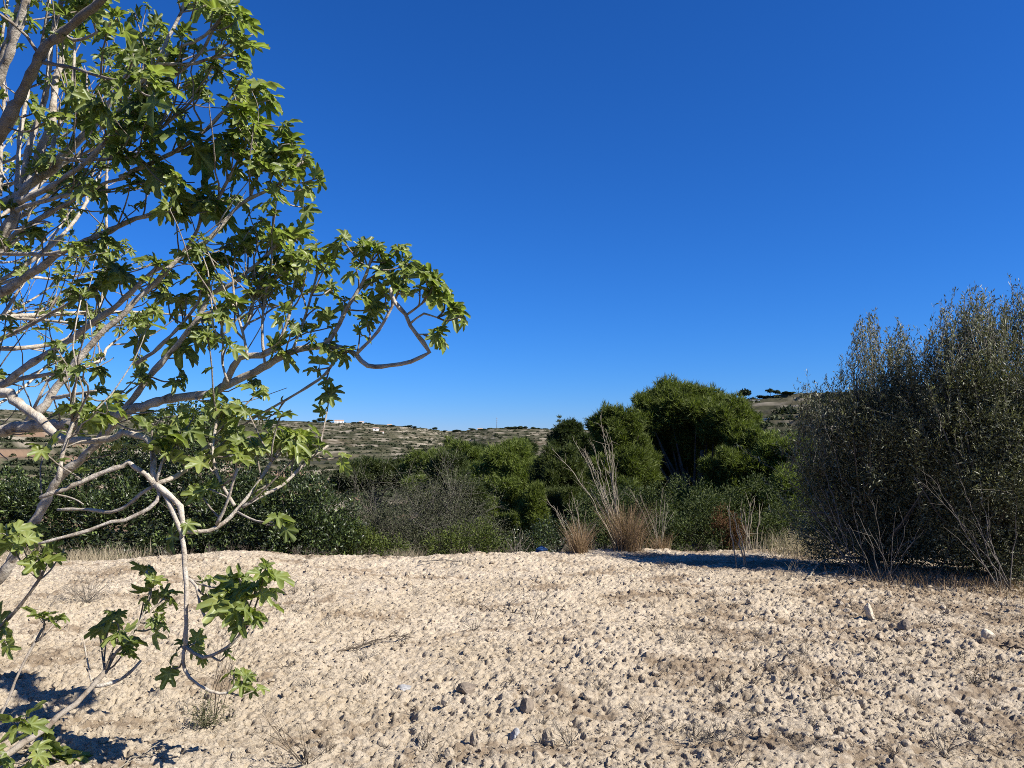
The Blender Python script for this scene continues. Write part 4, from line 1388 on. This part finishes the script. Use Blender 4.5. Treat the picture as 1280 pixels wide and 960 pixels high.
def grass_clump(name, label, cat, px, py, Y, n, h, spread, mat, seed, group=None, wd=0.007, on_ground=False, lean=0.0, parts=False):
    rng = np.random.default_rng(seed)
    b = at(px, py, Y)
    z = gz(b[0], Y) if on_ground else min(b[2], z_at(b[0], Y) + .15)
    b[2] = z - .02
    k = 4
    base = b + rng.normal(0, 1, (n, 3)) * np.array([spread * .32, spread * .32, 0])
    az = rng.random(n) * 6.283
    til = np.abs(rng.normal(0, .24, n))
    d = np.stack([np.cos(az) * np.sin(til) + lean, np.sin(az) * np.sin(til), np.cos(til)], 1)
    hh = h * rng.uniform(.45, 1.05, n)
    side = unit(np.cross(d, rng.normal(size=(n, 3)))) * wd * .5
    V = []
    for j in range(k):
        f = j / (k - 1)
        c = base + d * (hh * f)[:, None] + np.stack([np.cos(az), np.sin(az), -0.5 * np.ones(n)], 1) * (hh * .22 * f * f)[:, None]
        wv = side * (1 - f * .85)
        V += [c - wv, c + wv]
    V = np.stack(V, 1).reshape(-1, 3)
    i = np.arange(n)[:, None] * (2 * k)
    T = []
    for j in range(k - 1):
        o = 2 * j
        T += [i + np.array([[o, o + 1, o + 3]]), i + np.array([[o, o + 3, o + 2]])]
    mb = MB()
    mb.add(V - b, np.concatenate(T), np.repeat(np.clip(rng.normal(.45, .25, n), 0, 1), 2 * k))
    o = mb.build(name, M[mat], smooth=False)
    o.location = b
    return tag(o, label, cat, group)


grass_clump('dry_grass_clump', 'large reddish brown dry grass clump at the foot of the tall white stalks', 'grass clump', 785, 694, 12.6, 800, .98, .26, 'dry_grass', 91, wd=.008)
grass_clump('dry_grass_clump', 'smaller reddish brown dry grass clump left of the large one', 'grass clump', 725, 697, 12.4, 380, .7, .18, 'dry_grass', 92, wd=.008)
grass_clump('dry_grass_clump', 'thin brown dry grass clump right of the large one', 'grass clump', 826, 695, 12.9, 200, .5, .22, 'dry_grass', 93, wd=.007)
grass_clump('dry_grass_clump', 'pale straw tuft in front of the grey twiggy shrub', 'grass clump', 513, 692, 13.0, 420, .38, .42, 'straw', 94, wd=.007)
tag(grass_clump('dry_grass', 'low strip of pale dry grass under the left shrubs', 'dry grass', 110, 700, 12.2, 900, .28, 1.5, 'straw', 95, wd=.007), kind='stuff')
tag(grass_clump('dry_grass', 'pale dry grass at the left edge under the lighter shrub', 'dry grass', 15, 705, 12.0, 900, .34, 1.4, 'straw', 96, wd=.007), kind='stuff')
tag(grass_clump('dry_grass', 'pale dry grass under the left edge of the olives', 'dry grass', 1010, 690, 12.4, 800, .45, 1.1, 'straw', 97, wd=.007), kind='stuff')
tag(grass_clump('dry_grass', 'brown dead grass along the foot of the right olive', 'dry grass', 1130, 732, 9.6, 600, .22, 1.2, 'dry_grass', 98, wd=.006, on_ground=True), kind='stuff')
tag(grass_clump('dry_grass', 'brown dead grass at the far right below the olives', 'dry grass', 1265, 742, 9.0, 500, .22, 1.1, 'dry_grass', 99, wd=.006, on_ground=True), kind='stuff')
M['weed_green'] = leaf_mat('weed_green', [(0, (0.06, 0.06, 0.03)), (1, (0.13, 0.13, 0.07))], 0.2, 0.7, 0.2)


# sparse dry weeds on the field
def weed(name, label, px, py, hpx, seed, n=14, mat='stalk', group=None, spread=.5, r=.0022, leafy=0, depth=1):
    rng = np.random.default_rng(seed)
    x, y = ground_at(px, py)
    z = gz(x, y) - .01
    h = hpx / F * y
    mb = MB()
    tips = []
    for _ in range(n):
        d = unit(np.array([rng.normal(0, spread), rng.normal(0, spread), 1]))
        branching(mb, rng.normal(0, .006, 3) * (1, 1, 0), d, h * rng.uniform(.4, .9), r, depth, rng, tips, 0, (2, 4), .5, 0)
    if leafy:
        P = np.repeat(np.array([t[0] for t in tips]), leafy, 0)
        add_leaves(mb, P + rng.normal(0, .012, P.shape), rdir(len(P), rng), .022, .007, rng)
    o = mb.build(name, M[mat])
    o.location = (x, y, z)
    return tag(o, label, 'weed', group)


weed('dry_weed', 'dry twiggy weed at the bottom edge, right of the fig tree shadow', 385, 950, 70, 101, 9, 'dark_twig', spread=.55, r=.003, depth=2)
weed('dry_weed', 'grey green weed tuft below the hanging fig branch', 258, 905, 32, 102, 26, 'weed_green', spread=.9, leafy=3)
weed('dry_weed', 'tall thin dry weed standing behind the hanging fig branch', 268, 890, 150, 103, 6, 'dark_twig', spread=.16, r=.0025)
weed('dry_weed', 'wide dry grey weed in the soil under the left shrubs', 108, 750, 42, 104, 40, 'twig_grey', spread=1.0, depth=2)
weed('dry_weed', 'low dry weed at the far edge, left of the pale straw tuft', 395, 735, 18, 105, 16, 'twig_grey', spread=.9, depth=1)
weed('dry_weed', 'dry weed with pale stems beside the pale bent branch', 985, 722, 30, 106, 10, 'stalk', spread=.5, depth=1)
GW = 'dry weed sprigs scattered over the field'
rw = np.random.default_rng(17)
spots = []
while len(spots) < 190:
    px, py = rw.uniform(330, 1300), 705 + 240 * rw.random() ** 1.4
    if px > 850 and py < 760 + (px - 850) * .03 - 30:
        continue
    if rw.random() < (.35 + .65 * (px > 800)):
        spots.append((px, py))
pool = []
for i, (px, py) in enumerate(spots):
    if i < 10:
        o = weed('weed_sprig', 'small dry weed sprig growing from the bare field', px, py, 16, 200 + i, 9, 'dark_twig' if i % 3 else 'twig_grey', GW, .9, .002, 0, 1)
        pool.append(o)
    else:
        o = pool[i % 10].copy()
        COL.objects.link(o)
        x, y = ground_at(px, py)
        o.location = (x, y, gz(x, y) - .01)
        o.rotation_euler = (0, 0, rw.random() * 6.28)
        s = rw.uniform(.6, 1.5)
        o.scale = (s, s, s * rw.uniform(.6, 1))

for i in range(70):                                  # along the field's far edge
    x = rw.uniform(-5.5, 4.2)
    y = float(edge_y(np.array([x]))[0]) - abs(rw.normal(0, .25)) + .12
    o = pool[i % 10].copy()
    COL.objects.link(o)
    o.location = (x, y, gz(x, y) - .03)
    o.rotation_euler = (0, 0, rw.random() * 6.28)
    s = rw.uniform(.9, 2.2)
    o.scale = (s * .8, s * .8, s)


# ------------------------------------------------------------------ olives
def olive(label, base_px, Y, lobes, peaks, seed, nshoot, per, thin_top, thin_left):
    rng = np.random.default_rng(seed)
    bx = at(base_px, 560, Y)[0]
    bz = float(plat_z(bx, Y)) - .1 - max(0, (Y - 12.5)) * .3
    root = thing('olive_tree', label, 'tree', (bx, Y, bz))
    lb = px_lobes(lobes)
    ms, mf = MB(), MB()
    b = np.array([bx, Y, bz])
    limb_set(ms, b, lb, 0.07, rng, 9)
    # upright shoots: bases inside the crown, tips at or above its skin
    S, E = [], []
    for c, r in lb:
        k = int(nshoot * np.prod(r) ** (2 / 3))
        d = rdir(k, rng)
        d[:, 2] = np.abs(d[:, 2]) * .9 - .25 * (rng.random(k) < .5)
        d = unit(d)
        s = c + d * r * rng.uniform(.55, .98, (k, 1))
        g = unit(d * .55 + np.array([0, 0, .7]) + rng.normal(0, .38, (k, 3)))
        S.append(s)
        E.append(s + g * rng.uniform(.25, .85, (k, 1)))
    for px, py, dY in peaks:
        e = at(px, py, Y + dY)
        for _ in range(26):
            g = unit(np.array([rng.normal(0, .26), rng.normal(0, .26), 1]))
            e2 = e + rng.normal(0, .10, 3) - np.array([0, 0, abs(rng.normal(0, .22))])
            S.append((e2 - g * rng.uniform(.4, .95))[None])
            E.append(e2[None])
    S, E = np.concatenate(S), np.concatenate(E)
    zt_hi = at(0, thin_top - 10, Y)[2]
    dens = perlin(S[:, 0] / .42 + seed, S[:, 2] / .5, 95) + .6 * perlin(S[:, 0] / .2, S[:, 2] / .22 + seed, 96)
    ok = (S[:, 2] > bz + .35) & ((dens > -.10) | (S[:, 2] > zt_hi))
    S, E = S[ok], E[ok]
    for s, e in zip(S, E):
        m = (s + e) / 2 + rng.normal(0, .02, 3)
        ms.tube([s, m, e], [.0034, .0024, .0012], 3, 0, False)
    n = len(S)
    k = 34
    f = rng.random((n, k))
    P = (S[:, None] + (E - S)[:, None] * (0.05 + .97 * f)[..., None]).reshape(-1, 3) + rng.normal(0, .012, (n * k, 3))
    D = np.repeat(unit(E - S), k, 0)
    t0 = np.repeat(rng.normal(.55, .2, n), k)
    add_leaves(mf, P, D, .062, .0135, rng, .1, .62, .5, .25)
    # inner foliage
    P, D = shell_points(lb, .25, per, rng, .2)
    zt, zl = at(0, thin_top, Y)[2], at(thin_left, 500, Y)[0]
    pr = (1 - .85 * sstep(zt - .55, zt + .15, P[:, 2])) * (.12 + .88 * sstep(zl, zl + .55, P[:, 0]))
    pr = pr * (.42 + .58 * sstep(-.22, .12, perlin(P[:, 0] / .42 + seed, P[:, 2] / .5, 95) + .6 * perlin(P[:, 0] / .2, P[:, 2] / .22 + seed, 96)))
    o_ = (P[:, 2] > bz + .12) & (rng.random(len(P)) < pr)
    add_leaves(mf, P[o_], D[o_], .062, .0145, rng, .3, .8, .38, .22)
    ms.build('trunk', M['twig_grey'], root)
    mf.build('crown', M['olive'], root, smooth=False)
    return root


olive('olive with a pointed grey green crown beside the pines', 1090, 10.6,
      [(1085, 565, 10.6, 56, 76), (1048, 600, 10.8, 44, 66), (1120, 590, 10.4, 60, 90), (1080, 640, 10.8, 66, 56), (1022, 580, 11.2, 24, 50), (1004, 610, 10.9, 22, 50), (1085, 680, 10.9, 84, 44), (1085, 500, 10.6, 26, 50), (1124, 525, 10.6, 28, 46), (1058, 520, 10.7, 26, 44), (1145, 540, 10.3, 40, 60), (1030, 655, 11.2, 44, 60), (1130, 670, 10.7, 60, 50)],
      [(1082, 398, 0), (1070, 425, .1), (1098, 420, -.1), (1125, 405, .1), (1118, 425, 0), (1060, 450, 0), (1140, 440, 0), (1005, 480, .2), (1015, 492, 0), (1030, 475, .3), (1045, 462, .1), (1108, 450, .2), (1084, 402, .2), (1090, 412, -.2), (1078, 440, 0), (1128, 408, .2), (1122, 440, 0), (1150, 440, .2), (1020, 500, 0)], 111, 70, 200, 470, 990)
olive('tallest grey green olive, reaching past the right edge', 1235, 9.9,
      [(1200, 530, 9.9, 60, 84), (1262, 520, 9.8, 64, 92), (1230, 590, 9.7, 90, 90), (1180, 600, 9.9, 52, 80), (1290, 600, 9.4, 70, 90), (1330, 520, 9.6, 70, 110), (1240, 660, 9.8, 90, 60), (1196, 490, 9.9, 30, 56), (1245, 488, 9.8, 34, 56), (1290, 474, 9.8, 38, 60), (1170, 500, 9.9, 36, 60), (1180, 690, 10.0, 60, 44), (1290, 690, 9.7, 80, 50), (1215, 640, 10.2, 70, 70)],
      [(1177, 385, 0), (1200, 375, .1), (1220, 362, 0), (1205, 395, .2), (1240, 385, 0), (1262, 378, 0), (1275, 365, .1), (1250, 400, .1), (1290, 360, 0), (1180, 392, .2), (1222, 368, .2), (1215, 380, -.2), (1268, 385, .2), (1278, 372, 0), (1236, 405, 0), (1205, 410, 0), (1165, 425, 0), (1185, 420, .2), (1150, 455, .1), (1320, 350, 0)], 112, 70, 200, 432, 1120)
for lab, px, py, Y, tips, sd_ in (
        ('bare arching grey stems at the left foot of the olives', 1075, 722, 9.9,
         [(1003, 590, .6), (1020, 560, .7), (985, 640, .6), (1010, 630, .4), (1030, 610, .3), (990, 615, .8), (1050, 640, .2), (1062, 610, .1), (1000, 665, .5)], 121),
        ('bare grey stems fanning up in front of the olive trunks', 1110, 728, 9.4,
         [(1070, 640, 0), (1090, 625, 0), (1060, 655, .1), (1120, 640, 0), (1135, 650, -.1), (1085, 660, 0), (1150, 660, 0)], 122),
        ('long bare stems crossing the dark front of the tallest olive', 1255, 735, 8.9,
         [(1200, 600, .1), (1185, 630, .1), (1215, 650, 0), (1235, 640, 0), (1160, 590, .3), (1150, 600, .3), (1270, 620, 0), (1225, 600, .1), (1180, 660, 0)], 123)):
    stalks('dry_stalks', lab, 'dead plant', px, py, Y, tips, 'twig_grey', .006, 2, sd_, on_ground=True)


# ------------------------------------------------------------------ far things
def bush_mesh(seed, k=70, flat=.75):
    rng = np.random.default_rng(seed)
    d = rdir(k, rng)
    d[:, 2] = np.abs(d[:, 2])
    P = d * rng.uniform(.45, 1.0, (k, 1)) * np.array([1, 1, flat])
    a, b = rdir(k, rng) * .24, rdir(k, rng) * .24
    V = np.stack([P - a, P + a * .6 + b, P + a - b], 1).reshape(-1, 3)
    return V, np.arange(len(V)).reshape(-1, 3)


BUSH = [bush_mesh(300 + i) for i in range(10)]


def hillside():
    rng = np.random.default_rng(9)
    mb = MB()
    n = 30000
    az = np.radians(rng.uniform(-37, 37, n))
    d = np.where(rng.random(n) < .6, rng.uniform(430, 1240, n), rng.uniform(70, 430, n))
    x, y = d * np.sin(az), d * np.cos(az)
    cl = perlin(x / 50, y / 50, 91) + .6 * perlin(x / 17, y / 17, 92)
    keep = (cl > rng.uniform(-.45, .35, n))
    x, y, d = x[keep], y[keep], d[keep]
    z = terrain_z(x, y)
    s = np.clip(rng.lognormal(.25, .45, len(x)), .6, 3.4) * np.where(d < 150, .8, 1)
    for i in range(len(x)):
        V, T = BUSH[rng.integers(10)]
        mb.add(V * s[i] * (1, 1, rng.uniform(.7, 1.2)) + (x[i], y[i], z[i] - .1), T, np.clip(rng.normal(.4, .3), 0, 1))
    tag(mb.build('hillside_scrub', M['hill_leaf'], smooth=False), 'scattered dark scrub covering the terraced hills', 'scrub', kind='stuff')


hillside()


def ridge_dist(px, dmin, dmax):
    """Distance along a bearing at which the terrain stands highest to the eye."""
    a = math.atan((px - 640) / F)
    d = np.linspace(dmin, dmax, 300)
    z = terrain_z(d * math.sin(a), d * math.cos(a))
    i = int(np.argmax((z - 1.6) / d))
    return a, d[i], z[i]


def far_tree_mesh(seed, w=1.0, h=1.0, trunk=.25):
    rng = np.random.default_rng(seed)
    mf = MB()
    for _ in range(7):
        c = np.array([rng.normal(0, .42 * w), rng.normal(0, .4 * w), h * (trunk + rng.uniform(.25, .6))])
        V, T = bush_mesh(rng.integers(9999), 90, .8)
        mf.add(V * rng.uniform(.4, .65) * w * (1, 1, .8) + c, T, rng.uniform(.2, .8))
    mt = MB()
    mt.tube([(0, 0, -.1), (.03, 0, h * (trunk + .1)), (0, .03, h * (trunk + .4))], [.07, .05, .03], 5)
    return mf, mt


FT = []
for i in range(5):
    mf, mt = far_tree_mesh(400 + i, 1.1, 1.2, (.02, .0, .3, .0, .05)[i])
    FT.append((make_mesh('crown', np.concatenate(mf.V), np.concatenate(mf.T), {'tint': np.concatenate(mf.A)}, False),
               make_mesh('trunk', np.concatenate(mt.V), np.concatenate(mt.T), {'tint': np.concatenate(mt.A)})))
    FT[-1][0].materials.append(M['ridge_leaf'])
    FT[-1][1].materials.append(M['trunk'])


def far_tree(px, wpx, dmin, dmax, label, k, group=None, hz=1.0, off=0.0):
    a, d, z = ridge_dist(px, dmin, dmax)
    d += off
    x, y = d * math.sin(a), d * math.cos(a)
    s = wpx / F * d / (2.4 if d > 500 else 1.7)
    root = thing('ridge_tree', label, 'tree', (x, y, z_at(x, y) - .25 * s), group)
    link('crown', FT[k][0], None, root)
    link('trunk', FT[k][1], None, root)
    root.scale = (s, s, s * hz)
    root.rotation_euler = (0, 0, px)
    return root


far_tree(930, 15, 300, 420, 'round tree with a visible trunk on the crest of the right hill', 2, hz=1.2)
far_tree(964, 9, 300, 420, 'smaller tree on the crest of the right hill, left one of a close pair', 2, hz=1.2)
far_tree(973, 9, 300, 420, 'smaller tree on the crest of the right hill, right one of a close pair', 0, hz=1.1)
far_tree(915, 15, 300, 420, 'wide low tree beside the big pine on the right hill crest', 3, hz=.7)
far_tree(953, 14, 300, 420, 'low bushy tree between the round tree and the close pair', 1, hz=.6)
far_tree(985, 14, 300, 420, 'low bushy tree right of the close pair on the hill crest', 1, hz=.6)
far_tree(403, 13, 1150, 1260, 'dark tall tree on the ridge just left of the white house', 1, hz=1.2)
far_tree(394, 9, 1150, 1260, 'dark small tree leftmost of the ridge clump by the white house', 3)
far_tree(412, 9, 1150, 1260, 'dark small tree touching the white house on the ridge', 0)
GR = 'dark trees along the far ridge'
for i, (px, wp) in enumerate(((441, 7), (449, 6), (458, 8), (466, 6), (476, 5), (490, 8), (505, 5), (512, 7), (519, 6), (528, 5), (537, 6), (546, 7),
                              (553, 5), (572, 8), (580, 7), (590, 8), (598, 6), (606, 8), (613, 9), (628, 7), (636, 8), (645, 11), (655, 11), (664, 10),
                              (672, 8), (683, 7), (691, 9), (725, 8), (738, 7))):
    far_tree(px + R.uniform(-2.5, 2.5), wp * R.uniform(.9, 1.7), 1100, 1260, 'dark distant tree on the far ridge below the open sky', (0, 1, 3, 4)[i % 4], GR, R.uniform(.55, 1.0), R.uniform(-25, 0))


# far houses: white walls, tiled roof, dark windows
def box(mb, c, s, tint=0):
    V = np.array([[x, y, z] for x in (-.5, .5) for y in (-.5, .5) for z in (0, 1)]) * s + c
    T = [[0, 1, 3], [0, 3, 2], [4, 6, 7], [4, 7, 5], [0, 4, 5], [0, 5, 1], [2, 3, 7], [2, 7, 6], [1, 5, 7], [1, 7, 3], [0, 2, 6], [0, 6, 4]]
    mb.add(V, T, tint)


def house(px, wpx, hpx, dmin, dmax, label, roof='roof', rot=0.0, back=None, gable=True):
    if back is None:
        a, d, z = ridge_dist(px, dmin, dmax)
        d -= 4
    else:
        a, d = math.atan((px - 640) / F), back
    x, y = d * math.sin(a), d * math.cos(a)
    W, H = wpx / F * d, hpx / F * d
    Dp = min(W * .6, 9)
    root = thing('farmhouse', label, 'house', (x, y, z_at(x, y) - .4))
    mw = MB()
    box(mw, (0, 0, 0), (W, Dp, H + .4))
    mw.V = [v + np.array(root.location) for v in mw.V]
    mw.build('wall', M['white'], root, smooth=False)
    mr = MB()
    h, o, t = H + .41, .4, (H * .35 if gable else .25)
    if gable:
        V = np.array([[-W / 2 - o, -Dp / 2 - o, h], [W / 2 + o, -Dp / 2 - o, h], [W / 2 + o, Dp / 2 + o, h], [-W / 2 - o, Dp / 2 + o, h], [-W / 2 - o, 0, h + t], [W / 2 + o, 0, h + t]])
        mr.add(V, [[0, 1, 5], [0, 5, 4], [2, 3, 4], [2, 4, 5], [0, 4, 3], [1, 2, 5], [0, 3, 2], [0, 2, 1]])
    else:
        box(mr, (0, 0, h), (W + o, Dp + o, t))
    mr.V = [v + np.array(root.location) for v in mr.V]
    mr.build('roof', M[roof], root, smooth=False)
    nw = max(1, int(W / 4))
    for i in range(nw):
        mwn = MB()
        box(mwn, ((i + .5) / nw * W - W / 2, -Dp / 2 - .02, .4 + H * .3), (min(1.3, W / 5), .1, H * .42))
        mwn.V = [v + np.array(root.location) for v in mwn.V]
        mwn.build('window', M['glass_dark'], root, smooth=False)
    root.rotation_euler = (0, 0, -a + rot)
    return root


house(424, 11, 3.5, 1150, 1260, 'long white house on the far ridge beside the tall dark tree', 'roof')
house(452, 6, 2.5, 1150, 1260, 'small white house on the far ridge right of the long one', 'roof')
house(487, 5, 2.5, 1100, 1240, 'pale cottage on the ridge between two dark trees', 'roof')
house(600, 6, 2, 1100, 1240, 'low pale house on the ridge left of the thin mast', 'roof')
house(470, 7, 3, 0, 0, 'white house part way down the far slope', 'roof', back=1010)
house(478, 4, 2.5, 0, 0, 'tiny pale shed beside the white house on the far slope', 'roof', back=960)
house(944, 11, 3, 300, 420, 'white flat building under the round tree on the right hill', 'white', gable=False)
house(912, 9, 3.5, 0, 0, 'white flat building beside the big pine on the right hill', 'white', back=372, gable=False)
house(947, 5, 4, 0, 0, 'small white hut on the right hill slope left of the long pale wall', 'roof', back=300)
house(957, 9, 1.6, 0, 0, 'long low pale wall building on the right hill slope', 'white', back=296, gable=False)
house(978, 4, 2, 0, 0, 'tiny white hut on the right hill slope next to the olives', 'roof', back=298)

a, d, z = ridge_dist(621, 1100, 1250)
mb = MB()
mb.tube([(0, 0, 0), (0, 0, 9), (0, 0, 18)], [.5, .4, .25], 6)
for hz_ in (10, 13, 16):
    mb.tube([(-1.6, 0, hz_), (1.6, 0, hz_)], [.15, .15], 4)
mast = mb.build('radio_mast', M['metal'])
mast.location = (d * math.sin(a), d * math.cos(a), z - .5)
tag(mast, 'thin mast with short arms rising from the far ridge', 'mast')

# lone spindly tree on the skyline
a = math.atan((699 - 640) / F)
d = 300.0
b = np.array([d * math.sin(a), d * math.cos(a), z_at(d * math.sin(a), d * math.cos(a))])
root = thing('spindly_tree', 'spindly tall conifer on the skyline left of the dark round topped pine', 'tree', b)
top = at(699, 521, d)
mb = MB()
mb.tube([b, (b + top) / 2, top], [.25, .2, .08], 6)
mb.build('trunk', M['trunk'], root)
mf = MB()
rg = np.random.default_rng(5)
hs = np.linspace(.55, 1, 9)
for f in hs:
    c = b + (top - b) * f
    P = c + rg.normal(0, 1, (40, 3)) * np.array([1.5 * (1.25 - f), 1.5 * (1.25 - f), .18])
    add_needles(mf, P, rdir(40, rg), .7, .16, 4, rg)
mf.build('crown', M['pine_dark'], root, smooth=False)

# blue drum half hidden behind the edge of the field
p = at(677, 690, 13.6)
mb = MB()
rr = np.array([.10, .115, .115, .122, .115, .115, .122, .115, .115, .10])
zz = np.array([0, .02, .12, .13, .14, .26, .27, .28, .40, .42])
mb.tube(np.stack([0 * zz, 0 * zz, zz], 1), rr, 20)
drum = thing('plastic_drum', 'small blue plastic drum half hidden behind the far edge of the field', 'drum', (p[0], p[1], p[2] - .40))
mb.V = [v + np.array(drum.location) for v in mb.V]
mb.build('body', M['blue'], drum)
mb = MB()
mb.tube([(0, 0, .428), (0, 0, .45), (0, 0, .458)], [.105, .105, .09], 20)
mb.V = [v + np.array(drum.location) for v in mb.V]
mb.build('lid', M['blue'], drum)
print('fig leaves', LV.count, 'branches', len(BR))
